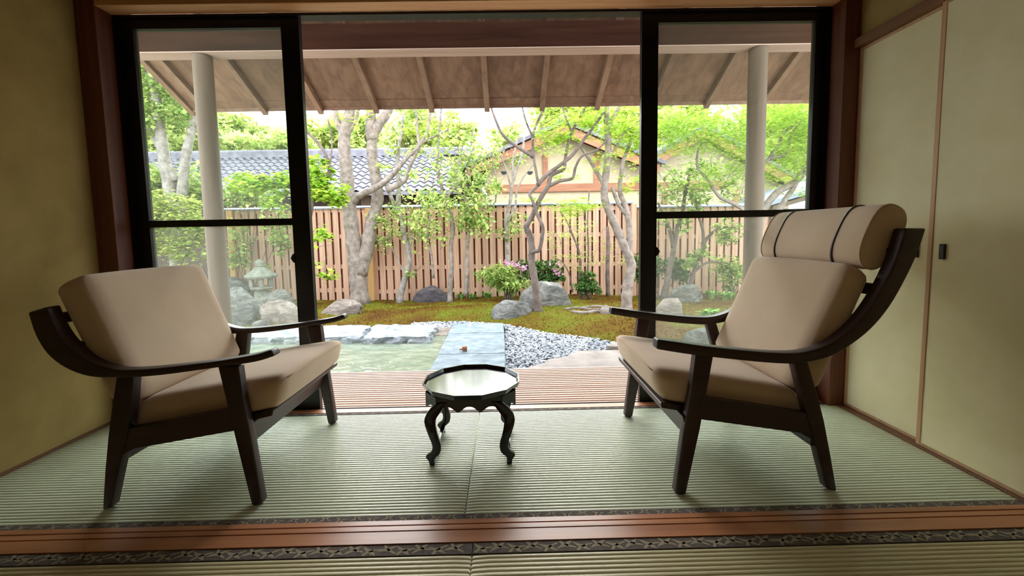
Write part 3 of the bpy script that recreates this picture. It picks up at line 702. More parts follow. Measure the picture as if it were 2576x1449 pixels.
# ------------------------------------------------------------------ pool and stone slabs
pb = MB().box(-4.6, -.60, 3.05, 5.2, -.70, -.50); tag(pb.build('pool_bed', M['poolbed']), kind='structure')
pw = MB().box(-4.6, -.655, 3.04, 3.07, -.62, -.22).box(-.70, -.655, 3.07, 4.95, -.62, -.27).box(-4.6, -.655, 4.72, 4.80, -.62, -.26)
tag(pw.build('pool_wall', M['poolbed']), kind='structure')
wt = MB().box(-4.6, -.66, 3.071, 4.93, -.212, -.208)
tag(wt.build('pool_water', M['water']), 'greenish hot spring water in the sunken garden pool', 'water')
def rough_slab(name, poly, z, th, mat, seed=0, jit=.012, top=.004, cell=.05, label=None, cat=None, group=None, parent=None):
    rnd = random.Random(seed); out_ = []
    P = [Vector((p[0], p[1], 0)) for p in poly]
    for a, b in zip(P, P[1:]+P[:1]):
        n = max(2, int((b-a).length/cell))
        for i in range(n): out_.append(a.lerp(b, i/n) + Vector((rnd.uniform(-1, 1)*jit, rnd.uniform(-1, 1)*jit, 0)))
    c = sum(out_, Vector())/len(out_); mb = MB(); n = len(out_)
    rings = [(1.0, z-th), (1.006, z-th*.5), (1.0, z-th*.16), (.992, z-.002), (.975, z), (.75, z), (.45, z), (.15, z)]
    for k, (s, zz) in enumerate(rings):
        for i, p in enumerate(out_):
            q = c + (p-c)*s; j = jit if 0 < k < 3 else 0
            mb.v.append((q.x+rnd.uniform(-1, 1)*j, q.y+rnd.uniform(-1, 1)*j, zz + (rnd.uniform(-1, 1)*j*.6 if 0 < k < 4 else (noise.noise((q.x*5, q.y*5, seed))*top if k > 3 else 0))))
    for k in range(len(rings)-1):
        for i in range(n): mb.f.append((k*n+i, k*n+(i+1) % n, (k+1)*n+(i+1) % n, (k+1)*n+i))
    mb.f.append(tuple((len(rings)-1)*n+i for i in range(n))); mb.f.append(tuple(range(n-1, -1, -1)))
    o = mb.build(name, mat, parent)
    return tag(o, label, cat, group)
ZS = -.150
rough_slab('walkway_slab', [(-.655, 3.08), (-.028, 3.08), (-.030, 3.90), (-.30, 3.905), (-.640, 3.905)], ZS, .10, M['slate'], 1, .004, label='blue-grey slate walkway slab next to the deck', cat='stone slab')
rough_slab('walkway_slab', [(-.645, 3.915), (-.30, 3.915), (-.030, 3.910), (-.045, 4.745), (-.30, 4.75), (-.665, 4.75)], ZS, .10, M['slate'], 2, .004, label='blue-grey slate walkway slab in the middle, with the stopper on it', cat='stone slab')
e3 = rough_slab('walkway_slab', [(-.670, 4.762), (-.30, 4.762), (-.045, 4.757), (-.060, 5.285), (-.665, 5.30)], ZS, .10, M['slate'], 3, .004, label='blue-grey slate walkway slab at the moss end with three pale marks', cat='stone slab')
for px in (1181, 1211, 1241):
    p = at(px, 819, z=ZS+.004); MB().box(p.x-.022, p.x+.022, p.y-.06, p.y+.06, ZS-.004, ZS+.0065).build('pale_mark', M['white'], e3, bevel=.002)
p = at(1167, 884, z=ZS)
sp_ = empty('wooden_stopper', (p.x, p.y, ZS+.003), 'small brown wooden stopper lying on the slate walkway', 'stopper')
MB().tube([(p.x-.016, p.y, ZS+.027), (p.x+.03, p.y+.004, ZS+.027)], [.022, .024], 14).build('plug', M['redwood'], sp_, bevel=.003, smooth='auto')
MB().tube([(p.x-.04, p.y-.004, ZS+.020), (p.x-.016, p.y, ZS+.022)], .007, 8).build('peg', M['redwood'], sp_, smooth='auto')
bA = [at(a, b, z=-.14) for a, b in [(600, 850), (905, 848), (935, 817), (600, 824)]]
rough_slab('pool_coping_stone', [(p.x, p.y) for p in bA], -.14, .10, M['palestone'], 5, .028, .016, .07, 'long pale rough-edged stone on the far rim of the pool, below the rocks', 'stone slab')
bB = [at(a, b, z=-.14) for a, b in [(912, 850), (1080, 846), (1096, 817), (945, 816)]]
rough_slab('pool_coping_stone', [(p.x, p.y) for p in bB], -.14, .11, M['palestone'], 6, .026, .014, .06, 'pale rough-edged stone on the far rim of the pool, next to the walkway', 'stone slab')
bC = [at(a, b, z=-.235) for a, b in [(1090, 850), (1124, 850), (1138, 829), (1104, 829)]]
MBc = MB().prism([(p.x, p.y) for p in bC], -.259, -.205, 'z'); tag(MBc.build('pool_inlet', M['rockpink']), 'brown stone spout block between coping stone and walkway', 'stone block')
def flatstone(pts, z, seed, label, mat='flat'):
    q = [at(a, b, z=z) for a, b in pts]
    rough_slab('stepping_stone', [(p.x, p.y) for p in q], z, .16, M[mat], seed, .016, .012, .06, label, 'stepping stone')
flatstone([(1300, 936), (1640, 936), (1655, 880), (1545, 880), (1452, 881), (1428, 896), (1385, 904)], -.13, 11, 'big flat stepping stone beside the deck, right of the walkway')
flatstone([(1525, 872), (1660, 872), (1660, 852), (1560, 858), (1535, 864)], -.12, 12, 'flat pinkish stepping stone behind the big one by the deck')

# ------------------------------------------------------------------ rocks
def rock(box, label, mat='rock', seed=1, dep=.8, sub=4, flat=.0, sink=.12, rough=.22, tilt=0, name='garden_rock', ridge=2.2, basey=None, boxy=2.8):
    x0, y0, x1, y1 = box; g = onground((x0+x1)/2, basey or y1); Y = g.y; s = pxs(Y)
    a = (x1-x0)/2/s; ztop = at((x0+x1)/2, y0, Y=Y).z; zb = at((x0+x1)/2, y1, Y=Y).z
    h = ztop-zb; b = a*dep
    bm = bmesh.new(); bmesh.ops.create_icosphere(bm, subdivisions=sub, radius=1)
    rnd = random.Random(seed); off = Vector((rnd.uniform(-50, 50), rnd.uniform(-50, 50), rnd.uniform(-50, 50)))
    cuts = [(Vector((rnd.uniform(-1, 1), rnd.uniform(-1, 1), rnd.uniform(-.1, 1))).normalized(), rnd.uniform(.62, .95)) for _ in range(13)]
    for v in bm.verts:
        d = v.co.normalized(); pn = (abs(d.x)**boxy+abs(d.y)**boxy+abs(d.z)**boxy)**(1/boxy); r = 1/pn + rough*noise.noise(d*1.3+off) + rough*.5*noise.noise(d*ridge*1.7+off) + rough*.22*noise.noise(d*7+off)
        p = d*r
        for n_, dd in cuts:
            k = p.dot(n_)
            if k > dd: p -= n_*(k-dd)*.85
        p += d*.02*noise.noise(p*12+off)
        p.z = p.z + tilt*p.x
        v.co = p
    mn = [min(v.co[i] for v in bm.verts) for i in range(3)]; mx = [max(v.co[i] for v in bm.verts) for i in range(3)]
    zc = mn[2]+(mx[2]-mn[2])*.38
    cx, cy_ = (at((x0+x1)/2, y1, Y=Y).x), Y+b*.55
    for v in bm.verts:
        v.co.x = ((v.co.x-mn[0])/(mx[0]-mn[0])*2-1)*a; v.co.y = ((v.co.y-mn[1])/(mx[1]-mn[1])*2-1)*b
        v.co.z = (v.co.z-zc)/(mx[2]-zc)*h
    me = bpy.data.meshes.new(name); bm.to_mesh(me); bm.free()
    for f in me.polygons: f.use_smooth = True
    me.materials.append(M[mat]); o = bpy.data.objects.new(name, me); C.objects.link(o); o.location = (cx, cy_, zb)
    return tag(o, label, 'rock')
rock((796, 754, 906, 790), 'pale low boulder lying on the moss by the pool', 'rockpink', 1, .5, tilt=.08)
rock((1034, 720, 1136, 760), 'purple-grey rounded boulder at the foot of the fence', 'rockdark', 2, .6)
rock((1234, 757, 1345, 797), 'flat dark-streaked stone in the moss by the twisted tree', 'rock', 13, .6, tilt=.25)
rock((1303, 708, 1446, 768), 'big grey boulder under the pink azalea', 'rock', 4, .5, rough=.14, boxy=4)
rock((572, 722, 662, 800), 'tall light grey boulder in the rock pile by the post', 'rock', 5, .7, tilt=-.1)
rock((652, 755, 762, 810), 'striped brownish boulder in the rock pile above the pool', 'rockpink', 6, .6, rough=.3, tilt=-.15)
rock((572, 768, 636, 818), 'small grey rock against the post at the pool rim', 'rock', 7, .8)
rock((640, 730, 735, 775), 'low dark rock under the stone lantern', 'rock', 8, .6)
rock((500, 698, 650, 745), 'broad sloping boulder behind the post', 'rock', 9, .5, tilt=-.5, basey=765)
rock((628, 806, 672, 822), 'small pale cobble at the pool edge', 'rock', 10, .8, 3)
rock((480, 700, 560, 800), 'big pale boulder behind the low-backed chair', 'rock', 21, .6)
rock((1640, 752, 1726, 797), 'pinkish flat-topped boulder seen through the right glass door', 'rockpink', 14, .6, boxy=4)
rock((1690, 716, 1778, 760), 'pointed grey boulder by the fence behind the right glass door', 'rock', 15, .6, tilt=-.2)
rock((1722, 826, 1800, 872), 'pale boulder in the moss behind the chair arm', 'rock', 16, .7)
rock((1510, 768, 1545, 790), 'small round stone among exposed roots', 'rockpink', 17, .8, 3)
# exposed roots
for i, (pts, r) in enumerate([([(1420, 780), (1450, 776), (1490, 781), (1512, 778)], 4), ([(1438, 786), (1470, 789), (1505, 786), (1535, 790)], 5), ([(1465, 776), (1500, 772), (1540, 777)], 4)]):
    P = [onground(*q) for q in pts]; r_ = r/pxs(P[0].y)
    mb = MB().tube(spline([p+Vector((0, 0, r_*.4)) for p in P], 5), [r_*(1-.3*abs(k/15-.5)) for k in range(len(P)*5-4)], 8)
    tag(mb.build('tree_root', M['rockpink'], smooth=True), ['thin exposed root end in the moss', 'thick pale exposed root across the moss', 'upper exposed root beside the round stone'][i], 'root')

# ------------------------------------------------------------------ stone lantern
g = onground(658, 752); LY = 7.6; s = pxs(LY); Lx = at(658, 720, Y=LY).x
def lz(y): return at(658, y, Y=LY).z
lt = empty('stone_lantern', (Lx, LY, G(Lx, LY)), 'weathered granite garden lantern standing among rocks before the fence', 'lantern')
MB().lathe([(.13, G(Lx, LY)-.05), (.12, lz(735)), (.10, lz(729))], Lx, LY, 12).build('base', M['granite'], lt, smooth='auto')
MB().lathe([(.19, lz(728)), (.21, lz(724)), (.20, lz(720))], Lx, LY, sides=6).build('platform', M['granite'], lt, bevel=.01)
for k in range(6):
    fbx = MB(); a = math.pi/3*k; fbx.box(Lx+.17*math.cos(a)-.03, Lx+.17*math.cos(a)+.03, LY+.17*math.sin(a)-.03, LY+.17*math.sin(a)+.03, lz(720), lz(699)); fbx.build('fire_box_pillar', M['granite'], lt, bevel=.006)
MB().lathe([(.25, lz(699)), (.265, lz(693)), (.20, lz(686)), (.11, lz(676)), (.075, lz(671))], Lx, LY, sides=12).build('roof', M['granite'], lt, bevel=.008)
MB().lathe([(.075, lz(671)), (.085, lz(667)), (.070, lz(664)), (.088, lz(660)), (.06, lz(655)), (.005, lz(651))], Lx, LY, 14).build('finial', M['granite'], lt, smooth=True)

# ------------------------------------------------------------------ fence
FY = 8.32
fn = empty('board_fence', (0, FY, -.31), 'cedar board fence with staggered boards and grey metal cap behind the garden', 'fence')
PIT = .1405; FX0 = at(576, 600, Y=FY).x; NB = 73
def cap_top(x): return 1.515
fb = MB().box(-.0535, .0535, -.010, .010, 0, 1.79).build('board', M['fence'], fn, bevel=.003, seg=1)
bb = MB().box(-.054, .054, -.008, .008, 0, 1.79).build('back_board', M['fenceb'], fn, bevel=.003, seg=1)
for o in (fb, bb):
    me = o.data
    for v in me.vertices: v.co += wl(fn)
rnd = random.Random(5)
first = True
for i in range(NB):
    x = FX0 + (i+.5)*PIT; dz = -.02 if x < 2.4 else -.09
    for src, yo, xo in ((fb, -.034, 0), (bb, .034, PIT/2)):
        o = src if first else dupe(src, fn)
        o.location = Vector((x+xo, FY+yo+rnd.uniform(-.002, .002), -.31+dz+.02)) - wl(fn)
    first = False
FXE = FX0 + NB*PIT
for zr in (1.40, .905, .335, -.115):
    for xa, xb, dz in ((FX0, -2.72, .045), (-2.715, 2.40, 0), (2.405, FXE, -.075)):
        MB().box(xa, xb, FY-.023, FY+.025, zr+dz-.038, zr+dz+.038).build('rail', M['fencerail'], fn)
for xa, xb, dz in ((FX0-.05, 2.40, 0), (2.405, FXE, -.085)):
    MB().prism([(FY-.085, 1.470+dz), (FY-.085, 1.492+dz), (FY, 1.520+dz), (FY+.085, 1.492+dz), (FY+.085, 1.470+dz)], xa, xb, 'x').build('cap', M['cap'], fn)
for px, mat in ((584, 'fencepost'), (931, 'fencepost'), (1594, 'fence')):
    x = at(px, 640, Y=FY-.09).x; MB().box(x-.05, x+.05, FY-.115, FY-.046, -.36, 1.468).build('post', M[mat], fn, bevel=.004)

# ------------------------------------------------------------------ neighbouring houses
def tile_mesh(wd, ln, th=.02, n=8):
    mb = MB(); pts = []
    for i in range(n+1):
        t = i/n; pts.append((t*wd, .030*math.sin(2*math.pi*t)))
    for yy, zz in ((0, .035), (ln, 0.0)):
        for x, z in pts: mb.v.append((x, yy, z+zz))
        for x, z in pts: mb.v.append((x, yy, z+zz-th))
    k = n+1
    for i in range(n):
        mb.f += [(i, i+1, 2*k+i+1, 2*k+i), (i, k+i, k+i+1, i+1)]
    mb.f += [(0, 2*k, 3*k, k), (n, k+n, 3*k+n, 2*k+n)]
    return mb
def tiled(parent, x0, x1, ye, ze, yr, zr, wd, rows, singles, cut=None):
    ln = math.hypot(yr-ye, zr-ze); ang = math.atan2(zr-ze, yr-ye); rl = ln/rows; cols = int((x1-x0)/wd)
    base = tile_mesh(wd, rl*1.12); src = None; rest = MB(); cnt = 0
    for r in range(rows):
        for c_ in range(cols):
            px_, py_, pz = x0+c_*wd, lerp(ye, yr, r/rows), lerp(ze, zr, r/rows)
            if cut and cut(px_+wd/2, r/rows): continue
            if cnt < singles:
                if src is None:
                    src = base.build('roof_tile', M['tile'], parent, smooth='auto', base=None)
                    for v in src.data.vertices: v.co += wl(parent)
                    o = src
                else: o = dupe(src, parent)
                o.location = Vector((px_, py_, pz)) - wl(parent); o.rotation_euler = (ang, 0, 0); cnt += 1
            else:
                R_ = Matrix.Rotation(ang, 3, 'X'); b = len(rest.v)
                for v in base.v: q = R_ @ Vector(v); rest.v.append((px_+q.x, py_+q.y, pz+q.z))
                rest.f += [tuple(b+i for i in f) for f in base.f]
    if rest.f: tag(rest.build('upper_tiles', M['tile'], parent, smooth='auto'), kind='stuff')
    return cnt
h1 = empty('tiled_house', (-6.5, 13.5, -.31), 'long low house with grey wavy tiled roof and dark walls behind the fence', 'house')
MB().box(-13.2, -.75, 12.75, 17, -.31, 2.40).build('wall', M['darkwall'], h1)
MB().prism([(12.0, 2.13), (14.5, 3.54), (17.0, 2.13), (17.0, 2.06), (14.5, 3.46), (12.0, 2.06)], -12.9, -1.25, 'x').build('roof_deck', M['darkwall'], h1)
tiled(h1, -12.8, -1.30, 12.0, 2.16, 14.5, 3.575, .235, 10, 294, lambda x, t: x > -2.0 - .0 + (1-t)*.75)
MB().box(-12.9, -1.2, 11.97, 12.03, 2.06, 2.155).build('eave_board', M['tile'], h1)
MB().box(-12.9, -1.0, 14.40, 14.60, 3.55, 3.70).tube([(-12.9, 14.5, 3.72), (-1.0, 14.5, 3.72)], .09, 12).build('ridge', M['tile'], h1)
for px in (905, 1040): 
    x = at(px+20, 500, Y=12.6).x; MB().box(x-.16, x+.16, 12.5, 12.74, -.31, 2.2).build('post', M['post'] if px == 905 else M['darkwall'], h1)
HY = 11.0
h2 = empty('gabled_house', (1.4, 12, -.31), 'cream plastered house with red-brown timber gable and two half-round vents', 'house')
AX, AZ, GSL = 1.42, 3.50, .43
ex = lambda x: AZ - GSL*abs(x-AX)
MB().prism([(-.46, -.31), (5.6, -.31), (5.6, 1.9), (AX+1.9, ex(AX+1.9)-.10), (AX, AZ-.12), (-.46, ex(-.46)-.10)], HY, HY+3.2).build('wall', M['cream'], h2)
for sg, xe in ((-1, -.95), (1, 3.7)):
    MB().prism([(xe, ex(xe)-.20), (AX, AZ-.22), (AX, AZ), (xe, ex(xe))], HY-.50, HY-.45).build('bargeboard', M['redwood'], h2)
    MB().prism([(xe, ex(xe)-.05), (AX, AZ-.05), (AX, AZ), (xe, ex(xe))], HY-.449, HY+3.2).build('soffit', M['darkwall'], h2)
    MB().prism([(xe-sg*-.12, ex(xe)-.0), (AX, AZ+.02), (AX, AZ+.10), (xe-sg*-.12, ex(xe)+.09)], HY-.56, HY+3.2).build('roof_cover', M['tile'], h2)
    for k in range(9):
        x = lerp(xe, AX-sg*-.1, (k+.5)/9.2); z = ex(x)+.085
        MB().tube([(x, HY-.57, z), (x, HY+3.15, z)], .065, 8).build('cover_tile', M['tile'], h2)
MB().tube([(AX, HY-.6, AZ+.16), (AX, HY+3.2, AZ+.16)], .12, 10).build('ridge', M['tile'], h2)
MB().box(-.50, 5.6, HY-.06, HY-.001, 1.975, 2.165).build('tie_beam', M['redwood'], h2)
for px in (1208, 1372, 1500, 1672, 1850):
    x = at(px, 470, Y=HY).x; zt_ = min(ex(x)-.16, 2.9) if px in (1372, 1500) else 1.97
    MB().box(x-.06, x+.06, HY-.055, HY-.001, -.31 if px not in (1372, 1500) else 2.166, zt_).build('post', M['redwood'], h2)
for px in (1268, 1333):
    c = at(px, 431, Y=HY-.01); vp = [(c.x+.075*math.cos(a), c.z-.085*math.sin(a)) for a in [math.pi*k/10 for k in range(11)]]
    MB().prism(vp, HY-.012, HY+.01).build('vent', M['black'], h2)
h3 = empty('distant_gable_house', (7.5, 15, -.31), 'farther timber gable with grey roof beyond the maples', 'house')
A3 = at(1772, 322, Y=14.5); b3 = at(1860, 372, Y=14.5); sl3 = (A3.z-b3.z)/(b3.x-A3.x)
e3_ = lambda x: A3.z - sl3*abs(x-A3.x)
MB().prism([(A3.x-3, -.31), (A3.x+3.2, -.31), (A3.x+3.2, e3_(A3.x+3.2)-.2), (A3.x, A3.z-.2), (A3.x-3, e3_(A3.x-3)-.2)], 15.0, 18).build('wall', M['cream'], h3)
for sg in (-1, 1):
    xe = A3.x+sg*3.6
    MB().prism([(xe, e3_(xe)-.28), (A3.x, A3.z-.30), (A3.x, A3.z), (xe, e3_(xe))], 14.45, 14.52).build('bargeboard', M['redwood'], h3)
    MB().prism([(xe, e3_(xe)), (A3.x, A3.z), (A3.x, A3.z+.14), (xe, e3_(xe)+.14)], 14.4, 18).build('roof_cover', M['tile'], h3)
h4 = empty('low_outbuilding', (7.8, 11.5, -.31), 'low brown outbuilding with pale metal roof at the right of the fence', 'house')
q1, q2 = at(1955, 528, Y=10.2), at(2120, 480, Y=10.2)
MB().box(q1.x, q1.x+5, 10.8, 13, -.31, q1.z+.05).build('wall', M['darkwall'], h4)
MB().prism([(q1.x-.1, q1.z), (q2.x+3.2, q1.z+(q2.z-q1.z)/(q2.x-q1.x)*(q2.x+3.2-q1.x)), (q2.x+3.2, q1.z+(q2.z-q1.z)/(q2.x-q1.x)*(q2.x+3.2-q1.x)+.1), (q1.x-.1, q1.z+.1)], 10.2, 13).build('eave_beam', M['post'], h4)
MB().prism([(q1.x-.2, q1.z+.1), (q2.x+3.2, q2.z+1.1), (q2.x+3.2, q2.z+1.3), (q1.x-.2, q1.z+.2)], 10.15, 13).build('roof_cover', M['cap'], h4)

# ------------------------------------------------------------------ vegetation
def leaf_add(mb, p, s, flat=.5, rnd=random, asp=.5, droop=0):
    a = rnd.uniform(0, 6.283); el = rnd.gauss(0, 1-flat)
    d = Vector((math.cos(a)*math.cos(el), math.sin(a)*math.cos(el), math.sin(el)-droop)); d.normalize()
    side = d.cross(Vector((rnd.uniform(-.6, .6)*(1-flat), rnd.uniform(-.6, .6)*(1-flat), 1))); 
    if side.length < 1e-3: side = d.orthogonal()
    side.normalize(); up = side.cross(d)
    b = len(mb.v); w_ = s*asp
    mid = p + d*s*.45
    mb.v += [tuple(p), tuple(mid + side*w_ + up*s*.10), tuple(p + d*s), tuple(mid - side*w_ + up*s*.10)]
    mb.f += [(b, b+1, b+2), (b, b+2, b+3)]
def star_add(mb, p, s, rnd=random):   # five-lobed maple leaf
    a0 = rnd.uniform(0, 6.283); tl = Vector((rnd.uniform(-.5, .5), rnd.uniform(-.5, .5), 1)).normalized(); u = tl.orthogonal().normalized(); v = tl.cross(u)
    b = len(mb.v); mb.v.append(tuple(p)); k = 5
    for i in range(k):
        a = a0 + (i-2)*.95
        for da, rr in ((-.28, .45), (0, 1.0 if i in (1, 2, 3) else .75), (.28, .45)):
            q = p + (u*math.cos(a+da) + v*math.sin(a+da))*s*rr; mb.v.append(tuple(q))
    for i in range(k): mb.f.append((b, b+1+3*i, b+2+3*i, b+3+3*i))
FD = 1.5
def foliage(parent, clusters, Y, size, mat, flat=.5, kind='leaf', dY=None, asp=.5, vs=1.0, name='foliage', droop=0, seed=1):
    """clusters: (px x, px y, rx px, ry px, count[, Y])"""
    rnd = random.Random(seed); mb = MB()
    for cl_ in clusters:
        cx, cy_, rx, ry, n = cl_[:5]; n = int(n*FD); Yc = cl_[5] if len(cl_) > 5 else Y
        c = at(cx, cy_, Y=Yc); s = pxs(Yc); ax, az = rx/s, ry/s; ay = dY if dY else max(ax*.7, .15)
        subs = [(rnd.gauss(0, .55), rnd.gauss(0, .55), rnd.gauss(0, .55)) for _ in range(max(4, n//30))]
        for _ in range(n):
            q = rnd.choice(subs); d = Vector((q[0]+rnd.gauss(0, .28), q[1]+rnd.gauss(0, .28), q[2]+rnd.gauss(0, .14 if flat > .6 else .27)))
            if d.length > 1.35: d *= 1.35/d.length
            p = c + Vector((d.x*ax, d.y*ay, d.z*az*vs)); sz = size*rnd.uniform(.6, 1.25)
            if kind == 'star': star_add(mb, p, sz*.6, rnd)
            else: leaf_add(mb, p, sz, flat, rnd, asp, droop)
    o = mb.build(name, M[mat], parent); tag(o, kind='stuff'); return o
def stems(parent, lines, Y, mat, n=8, name='branch', base=None):
    """lines: list of ([(px,py[,dY])...], r0_px, r1_px)"""
    res = []
    for k, (pts, r0, r1) in enumerate(lines):
        P = [at(q[0], q[1], Y=Y + (q[2] if len(q) > 2 else 0)) for q in pts]
        sp = spline(P, 5); s = pxs(Y); m_ = len(sp)
        rad = [lerp(r0, r1, (i/(m_-1))**.8)/s*(1+.06*math.sin(i*1.7+k)) for i in range(m_)]
        if k == 0 and base is not None:
            sp[0] = Vector((sp[0].x, sp[0].y, min(sp[0].z, base-.03)))
            rad[0] *= 1.25
        res.append(MB().tube(sp, rad, n).build('trunk' if k == 0 and name == 'branch' else name, M[mat], parent, smooth=True))
    return res
def twigs(parent, clusters, Y, mat, n_each, rpx=.8, seed=1, len_px=45):
    rnd = random.Random(seed); mb = MB()
    for cl_ in clusters:
        cx, cy_, rx, ry = cl_[:4]; Yc = cl_[5] if len(cl_) > 5 else Y; s = pxs(Yc); c = at(cx, cy_, Y=Yc)
        for _ in range(n_each):
            p = c + Vector((rnd.uniform(-1, 1)*rx/s*.7, rnd.uniform(-.2, .2), rnd.uniform(-1, 1)*ry/s*.7)); a = rnd.uniform(.2, 2.9); L = len_px/s*rnd.uniform(.5, 1.2)
            pts = [p]
            for k in range(4): a += rnd.uniform(-.35, .35); pts.append(pts[-1] + Vector((math.cos(a), rnd.uniform(-.4, .4), abs(math.sin(a))))*L/4)
            mb.tube(pts, [rpx/s*(1-.18*k) for k in range(5)], 4, False)
    return tag(mb.build('twigs', M[mat], parent, smooth=True), kind='stuff')
def tree(name, label, basepx, Y, lines, mat, cat='tree', group=None):
    p = onground(*basepx) if Y is None else at(basepx[0], basepx[1], Y=Y); Yt = p.y; gz = G(p.x, Yt) if Yt < 9 else -.31
    e = empty(name, (p.x, Yt, gz), label, cat, group); stems(e, lines, Yt, mat, base=gz); return e, Yt

# two-stemmed grey tree by the fence
t1, Y1 = tree('garden_tree', 'big two-stemmed grey-barked tree in front of the fence by the pale boulder', (900, 752), 7.75,
  [([(906, 756), (900, 700), (893, 640), (884, 570), (876, 500), (871, 430), (866, 370), (868, 330), (880, 280), (888, 200), (890, 90)], 24, 11),
   ([(906, 690), (922, 630), (932, 570, .05), (950, 500, .1), (944, 440, .1), (936, 390, .1), (938, 345, .1), (955, 310, .1), (978, 275, .1), (1000, 190, .1), (1010, 90, .1)], 18, 10),
   ([(868, 345), (856, 325), (845, 290), (838, 255), (830, 180)], 9, 7), ([(936, 352, .1), (932, 310, .1), (934, 270, .1), (930, 150, .1)], 15, 11),
   ([(862, 360), (880, 330), (895, 300), (905, 265)], 7, 3),
   ([(884, 512), (905, 492, -.1), (940, 475, -.15), (975, 452, -.2), (1000, 425, -.2), (1025, 395, -.2), (1050, 372, -.2), (1072, 335, -.2), (1082, 290, -.2), (1085, 240, -.2)], 10, 2.5),
   ([(972, 478, -.2), (1000, 466, -.2), (1020, 450, -.2), (1028, 425, -.2), (1045, 390, -.2), (1062, 360, -.2), (1100, 340, -.2), (1130, 325, -.2)], 8, 2),
   ([(1055, 370, -.2), (1050, 330, -.2), (1047, 290, -.2), (1040, 240, -.2)], 4, 2)], 'bark')
fc = [(1060, 320, 40, 40, 160), (1110, 330, 40, 30, 110), (900, 300, 60, 25, 90), (955, 420, 18, 10, 40), (1030, 440, 25, 14, 50)]
foliage(t1, fc, Y1, .06, 'leafb', .6, seed=12); twigs(t1, fc[:2], Y1, 'bark', 7, .8, 12, 70)
# slim leaning trees
t2, Y2 = tree('slim_tree', 'slim leaning tree with dark foot and mottled bark left of the purple boulder', (1008, 752), 7.9,
  [([(1005, 755), (1013, 720), (1022, 690), (1030, 660), (1027, 630), (1018, 590), (1008, 550), (992, 515), (978, 480), (970, 440)], 9, 4),
   ([(1025, 640), (1035, 600), (1030, 560), (1022, 520)], 3, 1.5), ([(1000, 540), (1003, 480), (1000, 420), (1002, 380), (1010, 330), (1016, 280)], 7, 3),
   ([(1020, 690), (1000, 655), (985, 620), (978, 590)], 2.5, 1.5)], 'barkpale')
fc = [(960, 540, 30, 25, 120), (1005, 560, 45, 40, 200), (1060, 560, 40, 35, 160), (960, 620, 25, 30, 90), (1020, 385, 35, 25, 120), (1040, 690, 14, 10, 30)]
foliage(t2, fc, Y2-.1, .060, 'leafm', .3, seed=2); twigs(t2, fc, Y2-.1, 'barkdark', 5, .8, 2)
t3, Y3 = tree('slim_tree', 'slim upright tree beside the purple boulder with leafy top over the fence', (1132, 750), 7.6,
  [([(1132, 760), (1133, 720), (1136, 670), (1134, 620), (1140, 575), (1134, 535), (1120, 500), (1108, 460), (1100, 410), (1105, 340), (1110, 270)], 7, 2.5),
   ([(1172, 745), (1175, 690), (1176, 620), (1180, 560), (1170, 500), (1175, 430), (1180, 390)], 6, 3), ([(1120, 500), (1150, 470), (1180, 440), (1200, 400)], 3, 1.5),
   ([(1090, 700), (1085, 640), (1075, 600), (1082, 540)], 4, 2)], 'bark')
fc = [(1150, 480, 90, 50, 330), (1120, 430, 70, 50, 190), (1185, 550, 55, 42, 330), (1120, 530, 90, 40, 190), (1215, 560, 40, 40, 130), (1080, 590, 60, 60, 110), (1050, 480, 60, 40, 150), (1190, 400, 45, 60, 200), (1210, 460, 35, 40, 120), (1150, 360, 60, 40, 120)]
foliage(t3, fc, Y3-.1, .078, 'leafm', .35, seed=3, asp=.36); twigs(t3, fc, Y3, 'barkdark', 8, .9, 3)
# twisted central tree
t4, Y4 = tree('twisted_tree', 'twisted thin-trunked tree in the moss between the flat stone and the big boulder', (1352, 782), None,
  [([(1354, 786), (1350, 745), (1344, 700), (1337, 660), (1338, 625), (1332, 590), (1324, 570), (1338, 545), (1350, 520), (1362, 495), (1378, 470), (1388, 440), (1418, 425), (1422, 400), (1432, 350), (1450, 310), (1472, 270), (1500, 190)], 11, 2.5),
   ([(1337, 655), (1334, 640), (1345, 632, -.06), (1357, 628, -.1), (1364, 595, -.12), (1365, 570, -.12), (1352, 540, -.1), (1340, 505, -.06), (1333, 488, -.03), (1352, 466), (1350, 440), (1343, 400), (1340, 365), (1342, 335), (1355, 300), (1370, 268), (1390, 200)], 6, 2.5),
   ([(1352, 466), (1375, 440), (1405, 418), (1440, 390), (1468, 352), (1500, 310), (1528, 265), (1560, 200)], 6, 2.5),
   ([(1341, 395), (1315, 378), (1285, 358), (1262, 335), (1248, 305), (1235, 268), (1220, 210)], 5, 2),
   ([(1380, 468), (1410, 455), (1440, 448), (1448, 420), (1465, 392), (1500, 378), (1530, 350)], 5, 2), ([(1340, 345), (1325, 310), (1315, 275), (1300, 200)], 3, 1.5),
   ([(1440, 335), (1425, 300), (1415, 265), (1410, 200)], 3, 1.5)], 'barkdark')
fc = [(1390, 345, 40, 38, 700), (1400, 300, 70, 25, 350), (1430, 445, 35, 25, 120), (1420, 525, 55, 22, 420), (1470, 520, 40, 18, 250), (1330, 500, 30, 14, 70)]
foliage(t4, fc, Y4, .055, 'leafb', .75, 'star', seed=4); twigs(t4, fc[:2], Y4, 'barkdark', 6, .8, 4)
